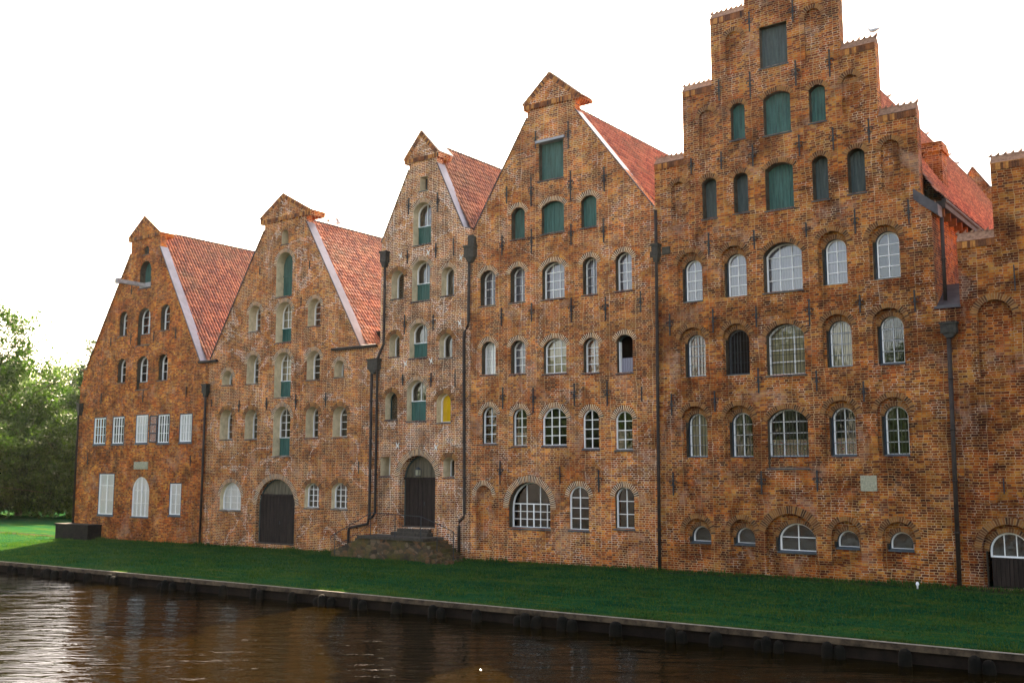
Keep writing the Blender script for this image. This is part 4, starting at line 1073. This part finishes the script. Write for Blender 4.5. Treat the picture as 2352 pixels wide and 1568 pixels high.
# ================================================================ the stone landing and its steps
GZ = lambda x: -.5 + max(0, min(1, (x + 66) / 57)) * .48          # ground level along the foot of the walls
def rubble():
    t = NT('mossy_rubble')
    p = t.pos(); mp = t.new('Mapping'); mp.inputs['Scale'].default_value = (3.2, 3.2, 5.5); t.lk(p, mp.inputs[0])
    v = t.new('TexVoronoi', feature='F1', i_Scale=1.0); t.lk(mp.outputs[0], v.inputs['Vector'])
    e = t.new('TexVoronoi', feature='DISTANCE_TO_EDGE', i_Scale=1.0); t.lk(mp.outputs[0], e.inputs['Vector'])
    sep = t.new('SeparateColor'); t.lk(v.outputs['Color'], sep.inputs[0])
    c = t.ramp(sep.outputs[0], [(0,(.035,.026,.018)),(.4,(.09,.06,.034)),(.7,(.15,.07,.035)),(1,(.16,.12,.08))])
    c = t.mix(t.ramp(t.noise(p, 1.1, 4), [(.42, 0),(.62,.75)]), c, (.085,.07,.016))
    c = t.mix(t.ramp(e.outputs['Distance'], [(0, 1),(.06, 0)]), c, (.05,.04,.03))
    t.lk(c, t.b.inputs['Base Color']); t.b.inputs['Roughness'].default_value = .9; t.b.inputs['Specular IOR Level'].default_value = .12
    t.bump(t.math('ADD', e.outputs['Distance'], t.math('MULTIPLY', t.noise(p, 9, 4), .5)), .9, .05)
    return t.m
M['rubble'] = rubble()
st = empty('entrance_steps', (-35.0, 38.1, -.3))
tag(st, 'mossy stone landing with steps at both ends below the raised gate of the narrow warehouse', 'steps')
m = MB(); m.box((-37.3, 37.42, -.9), (-33.0, YF - .01, .62)); m.add([(-39.3,37.42,-.9),(-37.3,37.42,-.9),(-37.3,37.42,.60),(-39.3,37.42,-.10),(-39.3,37.7,-.9),(-37.3,37.7,-.9),(-37.3,37.7,.60),(-39.3,37.7,-.10)],[(0,1,2,3),(7,6,5,4),(3,2,6,7),(0,3,7,4)])
m.add([(-33.0,37.36,-.9),(-31.6,37.36,-.9),(-31.6,37.36,-.12),(-32.2,37.36,.2),(-33.0,37.36,.45),(-33.0,37.7,-.9),(-31.6,37.7,-.9),(-31.6,37.7,-.12),(-32.2,37.7,.2),(-33.0,37.7,.45)],[(0,1,2,3,4),(9,8,7,6,5),(4,3,8,9),(3,2,7,8),(2,1,6,7)])
m.build('rubble_wall', M['rubble'], st)
m = MB(); m.box((-37.36, 37.34, .62), (-32.95, YF - .015, .76)); m.build('landing_slab', M['granite'], st)
m = MB()
for i in range(5): m.box((-37.36 - .36*(i+1), 37.55, -.9), (-37.36 - .36*i, YF - .02, .60 - .17*i))
m.build('step_flight', M['granite'], st)
m = MB()
for i in range(6):
    z = .60 - .17*i
    m.box((-32.95 + .26*i, 37.25 - .03*i + random.uniform(-.04,.04), -.9), (-32.95 + .26*(i+1) + .03, YF - .02, z))
for i in range(16):                                 # tumbled edge stones at the low end
    x = random.uniform(-32.6,-31.2); y = random.uniform(36.9,37.5); s_ = random.uniform(.10,.22)
    m.box((x, y, -.9), (x + s_*1.7, y + s_*1.4, GZ(x) + random.uniform(.02,.22)*max(.2,(-30.9-x)/1.7+.2)))
m.build('step_flight', M['rubble'], st)
m = MB(); m.box((-34.85 - 1.25, 38.45, .76), (-34.85 + 1.2, YF - .01, .93)); m.box((-34.8 - 1.05, 38.66, .93), (-34.8 + 1.05, YF - .01, 1.10)); m.build('door_step', M['granite'], st)
rl = empty('iron_handrail', (-39.05, 37.42, -.2))
tag(rl, 'thin dark iron handrail on slender posts along the front of the stone landing', 'handrail')
m = MB(); yy = 37.42
m.tube([(-39.32,yy,.42),(-39.36,yy,.55),(-39.25,yy,.68),(-36.5,yy,1.90),(-34.84,yy,1.86),(-33.15,yy,1.80),(-32.12,yy,1.49),(-31.1,yy,1.14),(-31.02,yy,1.02)], .022, 6); m.build('rail', M['iron'], rl)
m = MB(); m.tube([(-39.0,yy,.1),(-37.6,yy,.78),(-36.5,yy,1.3)], .012, 6); m.build('lower_rail', M['iron'], rl)
for x, za, zb in ((-39.04,-.35,.76),(-36.5,.76,1.90),(-34.84,.76,1.86),(-33.15,.76,1.80),(-32.12,.2,1.49),(-31.1,-.3,1.14)):
    m = MB(); m.tube([(x,yy,za),(x,yy,zb)], .022, 6); m.build('post', M['iron'], rl)

# low wall at the wooded corner
lw = MB(); lw.box((-66.5, 37.9, -1.2), (-62.6, YF - .01, .36)); lw.box((-66.56, 37.84, .36), (-62.55, YF - .012, .46))
tag(lw.build('low_wall', M['plinth'] if 'plinth' in M else M['granite'], None, (-64.4, 38.2, -.5)), 'dark low stone wall at the foot of the building corner beside the trees', 'low wall')
# small white object on the grass
sb = MB(); sb.tube([(-10.32,37.92,-.12),(-10.32,37.92,-.02),(-10.32,37.92,.03),(-10.32,37.92,.09),(-10.32,37.92,.12)], [.03,.03,.06,.05,.015], 12)
tag(sb.build('garden_light', M['lampw'], None, (-10.32,37.92,-.1), smooth=True), 'tiny white garden light on the grass near the right downpipe', 'garden light')

# ================================================================ ground, quay, water
WZ = -1.14
QY = lambda x: 27.1 + (x + 53) * (1.9 / 48)                        # line of the quay edge
QZ = -.60
def lawn_mat():
    t = NT('lawn_grass')
    p = t.pos()
    mp = t.new('Mapping'); mp.inputs['Scale'].default_value = (.25, 1.6, 1); t.lk(p, mp.inputs[0])
    a = t.noise(mp.outputs[0], 1.1, 5, .65, .7); b = t.noise(p, 4, 6, .75)
    k = t.math('ADD', t.math('MULTIPLY', a, .6), t.math('MULTIPLY', b, .4))
    c = t.ramp(k, [(.34,(.002,.016,.008)),(.46,(.003,.046,.019)),(.56,(.020,.064,.014)),(.66,(.080,.064,.015))])
    sp = t.new('SeparateXYZ'); t.lk(p, sp.inputs[0])
    ft = t.math('ADD', sp.outputs[1], t.math('MULTIPLY', t.noise(p, 1.4, 5, .7), 1.6))
    soil = t.ramp(t.math('MULTIPLY', t.math('SUBTRACT', ft, 39.1), 1.4), [(0, 0), (.6, 1)])
    near = t.math('MULTIPLY', soil, t.math('LESS_THAN', sp.outputs[1], 39.5))
    c = t.mix(near, c, (.045,.034,.022))
    t.lk(c, t.b.inputs['Base Color']); t.b.inputs['Roughness'].default_value = 1.0
    t.b.inputs['Specular IOR Level'].default_value = .0
    t.bump(t.noise(p, 40, 3, .7), 1.0, .03)
    return t.m
M['lawn'] = lawn_mat()
xs = sorted(set([-700,-400,-250,-180,-150] + list(np.arange(-140, 61, 2.0)) + [90,150,300,600]))
ts = [0, .012, .04, .09, .18, .3, .45, .6, .75, .88, .97, 1.0]
far = [44, 50, 60, 75, 100, 150, 250, 450, 900]
rows = []
for x in xs:
    col = []
    for t_ in ts:
        y = QY(x) + t_ * (YF + .5 - QY(x))
        z = QZ - .035 + (GZ(x) - QZ) * (t_ ** 1.3) + (.02 * math.sin(x*1.3 + t_*9) if .02 < t_ < .98 else 0)
        col.append((x, y, z))
    for y in far: col.append((x, y, GZ(x) - .02 + (.15*math.sin(x*.08+y*.05) if x < -70 else 0)))
    rows.append(col)
g = MB(); nc = len(rows[0])
g.v = [p for c_ in rows for p in c_]
g.f = [(i*nc+j, (i+1)*nc+j, (i+1)*nc+j+1, i*nc+j+1) for i in range(len(xs)-1) for j in range(nc-1)]; g.m = [0]*len(g.f)
tag(g.build('lawn', M['lawn'], None, (0,0,0), smooth=True), kind='structure')
def water_mat():
    t = NT('river_water')
    p = t.pos()
    mp = t.new('Mapping'); mp.inputs['Rotation'].default_value = (0, 0, R(-36)); t.lk(p, mp.inputs[0])
    mp2 = t.new('Mapping'); mp2.inputs['Scale'].default_value = (.5, 1.5, 1); t.lk(mp.outputs[0], mp2.inputs[0])
    h = t.math('ADD', t.math('MULTIPLY', t.noise(mp2.outputs[0], 1.05, 4, .55, .8), 1.0), t.math('MULTIPLY', t.noise(mp2.outputs[0], .25, 2, .5), 1.0))
    b = t.new('Bump', i_Strength=1.0, i_Distance=.056); t.lk(h, b.inputs['Height'])
    d = t.new('BsdfDiffuse'); d.inputs[0].default_value = (.0062,.0036,.0005,1)
    gl = t.new('BsdfGlossy', i_Roughness=.02); gl.inputs[0].default_value = (.46,.50,.56,1)
    f = t.new('Fresnel', i_IOR=1.33)
    for s in (d, gl, f): t.lk(b.outputs[0], s.inputs['Normal'])
    mx = t.new('MixShader'); t.lk(f.outputs[0], mx.inputs[0]); t.lk(d.outputs[0], mx.inputs[1]); t.lk(gl.outputs[0], mx.inputs[2])
    t.lk(mx.outputs[0], t.out.inputs[0])
    return t.m
M['water'] = water_mat()
g = MB(); g.add([(-700,-9,WZ),(600,-9,WZ),(600,60,WZ),(-700,60,WZ)], [(0,1,2,3)])
# the water ends under the quay: cut it along the quay line
g.v[2] = (600, QY(600)+.2, WZ); g.v[3] = (-700, QY(-700)+.2, WZ)
tag(g.build('river_water', M['water'], None, (0,0,WZ)), kind='structure')
# quay: pale edge, brownish coping, dark wall below
qx = [-180 + i*3 for i in range(80)]
qw = empty('quay_wall', (-30, QY(-30), QZ)); tag(qw, 'long low quay wall with a pale edge between the lawn and the river', 'quay wall')
def band(ya, yb_, za, zb, jit=0):
    m = MB()
    for i, x in enumerate(qx):
        j1 = random.uniform(-jit, jit)
        a = QY(x)
        m.v += [(x, a+ya, za), (x, a+ya, zb+j1), (x, a+yb_, zb+j1), (x, a+yb_, za)]
    for i in range(len(qx)-1):
        k = i*4
        for e in range(4):
            m.f.append((k+e, k+(e+1)%4, k+4+(e+1)%4, k+4+e)); m.m.append(0)
    return m
band(-.015, .03, QZ-.014, QZ+.008).build('edge_strip', M['quaytop'], qw)
band(.0, .12, QZ-.19, QZ-.015, .0).build('coping', M['quay'], qw)
band(.13, .5, WZ-.6, QZ-.191).build('sheet_wall', M['sheet'], qw)
# old timber piles in front of the quay
PX = [-92.5,-90.1,-87.9,-85.6,-83.2,-81,-78.7,-76.4,-74.2,-72,-69.8,-67.7,-65.7,-63.6,-61.6,-59.6,-57.8,-56.2,-54.4,-52.82,-51.28,-49.6,-47.98,-46.53,-44.75,-43.11,-41.28,-39.06,-37.53,-35.33,-33.46,-31.27,-29.6,-27.97,-25.93,-24.24,-22.32,-20.28,-18.88,-16.93,-15.04,-13.59,-12.0,-10.28,-8.22,-6.5]
rr = random.Random(3)
def pile_parts(k):
    """one cluster of old round timbers, rounded at the top"""
    res = []
    r = .17 + .04 * rr.random()
    offs = [(0, 0, 0)] + ([(.36, .04, -.08)] if k != 1 else []) + ([(-.33, .05, -.13)] if k == 2 else [])
    for dx, dy, dz in offs:
        m = MB(); lean = rr.uniform(-.05, .05); top = -.11 + dz
        m.tube([(dx, dy, -1.4), (dx+lean*.4, dy, -.5), (dx+lean, dy, top-.14), (dx+lean, dy, top-.05), (dx+lean, dy, top)], [r*1.05, r, r*.95, r*.75, r*.3], 10)
        res.append(m)
    return res
def ORD(n): return '%d%s' % (n, 'th' if 10 < n % 100 < 14 else {1: 'st', 2: 'nd', 3: 'rd'}.get(n % 10, 'th'))
protos = []
for i, x in enumerate(PX):
    k = i % 5 % 3
    if i < 3:
        root = empty('fender_pile', (x, QY(x) - .20, QZ))
        for mm in pile_parts(i):
            mm.v = [(a + x, b + QY(x) - .20, c_ + QZ) for a, b, c_ in mm.v]
            mm.build('timber', M['pile'], root, smooth=True)
        protos.append(root)
    else:
        src = protos[k]; root = src.copy(); COL.objects.link(root); root.location = (x, QY(x) - .20, QZ); WO[root.name] = root.location.copy()
        for ch in src.children:
            c2 = ch.copy(); COL.objects.link(c2); c2.parent = root
        root.rotation_euler = (0, 0, rr.uniform(-.12, .12)); sc_ = rr.uniform(.85, 1.15); root.scale = (sc_, sc_, rr.uniform(.85, 1.1))
    tag(root, '%s cluster of blackened timber piles from the right along the quay edge' % ORD(len(PX) - i), 'pile', 'old timber piles along the quay')

# grass blades
def np_mesh(name, V, F, mat, parent=None, origin=(0,0,0), cols=None):
    me = bpy.data.meshes.new(name)
    V = (V - np.array(origin)).astype(np.float32); k = F.shape[1]
    me.vertices.add(len(V)); me.vertices.foreach_set('co', V.ravel())
    me.loops.add(len(F)*k); me.polygons.add(len(F))
    me.loops.foreach_set('vertex_index', F.ravel().astype(np.int32))
    me.polygons.foreach_set('loop_start', np.arange(0, len(F)*k, k, dtype=np.int32))
    me.polygons.foreach_set('loop_total', np.full(len(F), k, np.int32))
    me.materials.append(mat); me.update(calc_edges=True)
    o = bpy.data.objects.new(name, me)
    return link(o, parent, origin)
def leafmat(name, c0, c1, c2, trans=.45, rough=.55):
    t = NT(name)
    g = t.new('NewGeometry')
    c = t.ramp(g.outputs['Random Per Island'], [(0, c0), (.5, c1), (1, c2)])
    c = t.mix(t.ramp(t.noise(g.outputs['Position'], .7, 3), [(.35, .0), (.7, .55)]), c, tuple(x*1.5 for x in c2))
    d = t.new('BsdfPrincipled'); t.lk(c, t.b.inputs['Base Color']); t.b.inputs['Roughness'].default_value = rough
    t.b.inputs['Specular IOR Level'].default_value = .15
    t.n.remove(d)
    tr = t.new('BsdfTranslucent'); c3 = t.mix(1.0, c, (1.15, 1.5, .55), 'MULTIPLY'); t.lk(c3, tr.inputs[0])
    mx = t.new('MixShader'); mx.inputs[0].default_value = trans
    t.lk(t.b.outputs[0], mx.inputs[1]); t.lk(tr.outputs[0], mx.inputs[2]); t.lk(mx.outputs[0], t.out.inputs[0])
    return t.m
M['blade'] = leafmat('grass_blades', (.004,.034,.011), (.009,.060,.017), (.050,.075,.012), .35, .9)
rs = np.random.RandomState(5)
N = 130000
bx = rs.uniform(-66, 1, N); tt = rs.uniform(0, 1, N) ** .9
bx[:16000] = rs.uniform(-95, -60, 16000)
edge = rs.uniform(0, 1, N) < .22
tt[edge] = rs.uniform(.004, .02, edge.sum())
foot = (rs.uniform(0, 1, N) < .07); tt[foot] = rs.uniform(.96, .995, foot.sum())
qy = 27.1 + (bx + 53) * (1.9/48)
by = qy + .1 + tt * (YF - .15 - qy)
gz = -.5 + np.clip((bx + 66)/57, 0, 1) * .48
bz = QZ - .04 + (gz - QZ) * tt ** 1.3
hgt = rs.uniform(.03, .085, N) * np.where(foot, 1.9, 1) * np.where(np.sin(bx*1.7+by*2.3)+np.sin(bx*.6-by*1.1) > .9, 1.7, 1)
an = rs.uniform(0, 2*np.pi, N); wd = rs.uniform(.012, .028, N)
ln = rs.normal(0, .03, (N, 2))
V = np.zeros((N, 3, 3))
V[:, 0] = np.stack([bx - np.cos(an)*wd, by - np.sin(an)*wd, bz], 1)
V[:, 1] = np.stack([bx + np.cos(an)*wd, by + np.sin(an)*wd, bz], 1)
V[:, 2] = np.stack([bx + ln[:, 0], by + ln[:, 1], bz + hgt], 1)
tag(np_mesh('grass', V.reshape(-1, 3), np.arange(N*3).reshape(N, 3), M['blade']), 'short grass blades of the shaded lawn', 'grass', kind='stuff')

# the bank the photographer stands near, behind the camera
g = MB(); g.add([(-700,-600,-.3),(600,-600,-.3),(600,-9,-.3),(-700,-9,-.3),(600,-9,-3),(-700,-9,-3)], [(0,1,2,3),(3,2,4,5)])
tag(g.build('near_bank', M['paving'], None, (0,-9,-.3)), kind='structure')

# ================================================================ trees
M['leafA'] = leafmat('leaves_bright', (.008,.026,.007), (.017,.048,.011), (.058,.105,.022), .27)
M['leafB'] = leafmat('leaves_dark', (.007,.020,.006), (.014,.038,.009), (.05,.09,.015), .22)
M['leafE'] = leafmat('leaves_middle', (.005,.016,.005), (.011,.034,.008), (.055,.092,.017), .22)
M['leafC'] = leafmat('leaves_haze_pale', (.06,.10,.065), (.09,.13,.08), (.14,.18,.10), .35)  # distance haze painted into the far leaf colour
M['leafD'] = leafmat('needles', (.02,.04,.02), (.03,.06,.03), (.05,.08,.04), .25)
def make_tree(name, label, base, blobs, leaf, nclump, per, lsize, group='trees beyond the end of the row', cat='tree', trunk_r=.3, seed=1, droop=0.0, ncl=.55, sc=1.0):
    """blobs: (dx,dy,z,rx,ry,rz) relative to the base; leaves gather in clumps inside each blob"""
    rs = np.random.RandomState(seed)
    bx, by, bz = base
    blobs = [tuple(q * sc for q in b) for b in blobs]
    root = empty(name, base); tag(root, label, cat, group)
    vols = np.array([b[3]*b[4]*b[5] for b in blobs]) ** .7; pr = vols / vols.sum()
    ctr = []
    for i in range(nclump):
        b = blobs[rs.choice(len(blobs), p=pr)]
        d = rs.normal(size=3); d /= np.linalg.norm(d)
        r = rs.uniform(.35, 1.0) ** .45 * (1 + .16 * rs.normal() * (d[2] > -.2))
        ctr.append((b[0] + d[0]*b[3]*r, b[1] + d[1]*b[4]*r, b[2] + d[2]*b[5]*r))
    ctr = np.array(ctr); ctr = ctr[ctr[:, 2] > .2]
    n = len(ctr)
    cs = rs.uniform(.55, 1.25, n) * ncl
    off = rs.normal(size=(n, per, 3)) * cs[:, None, None] * np.array([1, 1, .7])
    if droop: off[:, :, 2] -= np.abs(rs.normal(size=(n, per))) * droop
    C = (ctr[:, None, :] + off).reshape(-1, 3)
    K = len(C)
    a = rs.normal(size=(K, 3)); a /= np.linalg.norm(a, axis=1)[:, None]
    b_ = np.cross(a, rs.normal(size=(K, 3))); b_ /= np.linalg.norm(b_, axis=1)[:, None]
    s = (lsize * rs.uniform(.6, 1.35, K))[:, None]
    V = np.stack([C - a*s, C + b_*s*.55, C + a*s, C - b_*s*.55], 1)
    V = V.reshape(-1, 3) + np.array(base)
    V[:, 2] = np.maximum(V[:, 2], bz + .02)
    np_mesh('crown', V, np.arange(len(V)).reshape(-1, 4), leaf, root, base)
    m = MB()
    top = max(b[2] for b in blobs)
    m.tube([(bx, by, bz - .3), (bx + .1, by, bz + top*.35), (bx - .1, by + .1, bz + top*.7), (bx, by, bz + top)], [trunk_r*1.25, trunk_r, trunk_r*.6, trunk_r*.15], 9)
    for b in blobs:
        z0 = bz + max(.6, min(b[2]*.55, top*.6))
        m.tube([(bx, by, z0), (bx + b[0]*.5, by + b[1]*.5, z0 + (bz + b[2] - z0)*.6), (bx + b[0], by + b[1], bz + b[2])], [trunk_r*.5, trunk_r*.3, trunk_r*.08], 6)
        for q in range(3):
            d = rs.normal(size=3) * .8
            m.tube([(bx + b[0]*.6, by + b[1]*.6, z0 + (bz + b[2] - z0)*.7), (bx + b[0] + d[0]*b[3], by + b[1] + d[1]*b[4], bz + b[2] + abs(d[2])*b[5]*.6)], [trunk_r*.22, trunk_r*.05], 5)
    m.build('trunk', M['bark'], root, smooth=True)
    return root
G = -.5
make_tree('broadleaf_tree', 'tall loose light green tree at the far left edge, highest of the trees', (-104,52,G),
    [(0,0,15.5,3.0,3.0,3.6),(-2.5,-1,12,3.6,3.4,3.2),(2.6,1.5,11.5,3.2,3,2.8),(4.6,2.6,8.4,2.6,2.6,2.4),(0,0,8,4.6,4.4,3.2),(-3,-2,7,3.6,3.6,3),(1,1,4.5,4.6,4.4,2.8)], M['leafA'], 520, 60, .18, sc=1.12, trunk_r=.38, seed=11, ncl=.62)
make_tree('willow_tree', 'olive green drooping tree in front of the hazy far trees', (-100,53,G),
    [(0,0,8.2,3.0,3.0,2.4),(2,1,6.4,2.8,2.8,2.2),(-2,-1,6.0,2.8,2.8,2.4),(0,0,3.6,3.6,3.6,2.4)], M['leafA'], 400, 60, .16, sc=1.1, seed=12, droop=.9, trunk_r=.3)
make_tree('dark_bush_tree', 'dense dark tree with a sunlit top close to the building corner', (-90.5,53.5,G),
    [(0,0,6.6,2.6,2.8,2.0),(2.6,1.8,6.4,2.6,2.6,2.0),(-2.2,-1,5.2,2.6,2.6,1.9),(1,1,3.6,4.2,3.8,2.4),(4.5,3,4.6,3.0,3.0,3.0),(-2.8,-1.2,2.6,2.4,2.4,2.0),(0,0,2.0,4.5,3.5,1.6)], M['leafE'], 760, 60, .16, sc=1.2, seed=13, droop=.25, trunk_r=.22)
make_tree('dark_bush_tree', 'low dark bushy tree under the tall loose tree at the left edge', (-98.5,47.5,G),
    [(0,0,4.2,3.2,3.0,1.9),(-3,-1,3.6,2.8,2.6,2.2),(2.8,1,2.8,2.6,2.4,2.0),(0,0,1.9,4.2,3.2,1.6),(3,2,3.6,3,3,2.6)], M['leafB'], 560, 60, .16, sc=1.25, seed=14, trunk_r=.2)
make_tree('dark_bush_tree', 'yellowish green bush nearest the left edge of the picture', (-93.5,46.5,G),
    [(-1.5,0,6.0,2.2,2.2,2.0),(-3,-1,4.4,2.4,2.2,2.2),(-1.0,0,2.8,2.6,2.4,1.9)], M['leafA'], 240, 60, .15, sc=1.15, seed=15, trunk_r=.2)
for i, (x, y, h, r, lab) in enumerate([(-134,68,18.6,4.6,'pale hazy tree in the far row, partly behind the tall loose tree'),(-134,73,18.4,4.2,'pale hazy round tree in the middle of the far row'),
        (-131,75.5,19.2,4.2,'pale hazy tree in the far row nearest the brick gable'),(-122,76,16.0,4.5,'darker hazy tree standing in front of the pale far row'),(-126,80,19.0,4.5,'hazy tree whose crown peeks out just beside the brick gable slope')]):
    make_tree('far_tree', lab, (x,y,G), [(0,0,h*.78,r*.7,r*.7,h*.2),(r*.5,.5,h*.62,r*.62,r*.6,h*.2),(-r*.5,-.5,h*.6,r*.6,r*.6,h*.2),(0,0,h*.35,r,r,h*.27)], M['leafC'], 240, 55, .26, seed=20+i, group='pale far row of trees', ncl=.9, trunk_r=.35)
# conifer
make_tree('conifer_tree', 'narrow dark conifer tip rising beside the gable slope', (-97,58.2,G),
    [(0,0,17.2,.5,.5,1.6),(0,0,14.8,1.2,1.2,1.2),(0,0,13.2,1.7,1.7,1.0),(0,0,11.4,2.1,2.1,1.0),(0,0,9,2.6,2.6,1.4),(0,0,6,3.0,3.0,1.8)], M['leafD'], 240, 40, .15, seed=31, trunk_r=.25, ncl=.4)

rs = np.random.RandomState(77)
VV = []
for (x, y, hh, r) in [(x_, -17 - (x_ % 5), 14 + (x_ * 7 % 5), 5.5) for x_ in range(-150, 40, 14)]:  # unseen added belt, mirrored in panes, raised to dim the lower facades
    d = rs.normal(size=(170, 3)); d /= np.linalg.norm(d, axis=1)[:, None]
    c = np.array([x, y, -.3 + hh*.6]) + d * np.array([r, r, hh*.4]) * (rs.uniform(.3, 1, (170, 1)) ** .4)
    C = (c[:, None, :] + rs.normal(size=(170, 40, 3)) * .6).reshape(-1, 3); K = len(C)
    a = rs.normal(size=(K, 3)); a /= np.linalg.norm(a, axis=1)[:, None]; b_ = np.cross(a, rs.normal(size=(K, 3))); b_ /= np.linalg.norm(b_, axis=1)[:, None]
    s = rs.uniform(.25, .5, (K, 1)); VV.append(np.stack([C - a*s, C + b_*s*.55, C + a*s, C - b_*s*.55], 1).reshape(-1, 3))
VV = np.concatenate(VV); VV[:, 2] = np.maximum(VV[:, 2], -.25)
tag(np_mesh('unseen_tree_belt', VV, np.arange(len(VV)).reshape(-1, 4), M['leafB']), 'belt of trees on the near bank, added out of view for pane reflections and facade shade', 'wood', kind='stuff')

# ================================================================ gulls
def gull_mesh(raised):
    mb = MB()
    sec = [(-.24,.02,.012),(-.16,.0,.045),(-.05,-.01,.075),(.06,.0,.08),(.13,.035,.06),(.17,.085,.042),(.20,.115,.045),(.235,.12,.03),(.26,.112,.012),(.30,.10,.004)]
    mb.tube([(x, 0, .2 + z) for x, z, r in sec], [r for x, z, r in sec], 10)
    if raised:
        for s in (-1, 1):
            mb.add([(.08,s*.04,.25),(-.06,s*.04,.24),(-.10,s*.14,.42),(-.16,s*.16,.60),(.02,s*.14,.46),(.08,s*.03,.23),(-.06,s*.03,.22),(-.10,s*.13,.40)], [(0,1,2,4),(4,2,3),(5,7,6),(0,4,5),(1,6,7,2)])
    else:
        for s in (-1, 1):
            mb.add([(.10,s*.06,.24),(.0,s*.085,.20),(-.14,s*.06,.18),(-.33,s*.015,.20),(-.10,s*.03,.265)], [(0,1,2,4),(4,2,3)])
    for s in (-1, 1): mb.tube([(.0, s*.03, .14), (.01, s*.03, 0), (.05, s*.035, 0)], .007, 5)
    me = bpy.data.meshes.new('gull'); me.from_pydata(mb.v, [], mb.f); me.materials.append(M['gull'])
    me.polygons.foreach_set('use_smooth', [True]*len(me.polygons)); return me
GM = [gull_mesh(False), gull_mesh(True)]
for x, y, z, r, k, lab in [(-45.4,42.4,18.97,2.6,1,'wing raising gull on the second roof ridge, left one of the pair'),
        (-45.4,43.2,18.97,.5,1,'wing raising gull on the second roof ridge, right one of the pair'),
        (-11.29,39.15,20.92,2.9,0,'gull standing on the highest free right hand step of the stepped gable'),
        (-15.2,54.97,23.95,2.4,0,'gull on the steep red roof ridge between two right hand steps of the gable'),
        (-15.2,62.7,23.95,2.2,1,'gull on the red roof ridge just right of the stepped gable with wings up'),
        (-15.2,67.9,23.95,-.4,0,'gull on the red roof ridge above the chimney'),
        (-15.2,70.1,23.95,2.8,0,'gull on the red roof ridge next to the pointed rear gable')]:
    o = bpy.data.objects.new('gull', GM[k]); link(o, None, (x, y, z)); o.rotation_euler = (0, 0, r); o.scale = (1.15,)*3
    tag(o, lab, 'gull', 'gulls on the roofs')

# ================================================================ air
def haze():
    m = bpy.data.materials.new('haze_air'); m.use_nodes = True
    n = m.node_tree.nodes; l = m.node_tree.links
    n.remove(n['Principled BSDF'])
    v = n.new('ShaderNodeVolumePrincipled'); v.inputs['Density'].default_value = .00004
    v.inputs['Color'].default_value = (.95, .95, .95, 1); v.inputs['Anisotropy'].default_value = .72
    l.new(v.outputs[0], n['Material Output'].inputs['Volume'])
    return m
hz = MB(); hz.box((-230,-60,-4), (60,190,30))
tag(hz.build('haze', haze(), None, (0,0,-4)), kind='stuff')
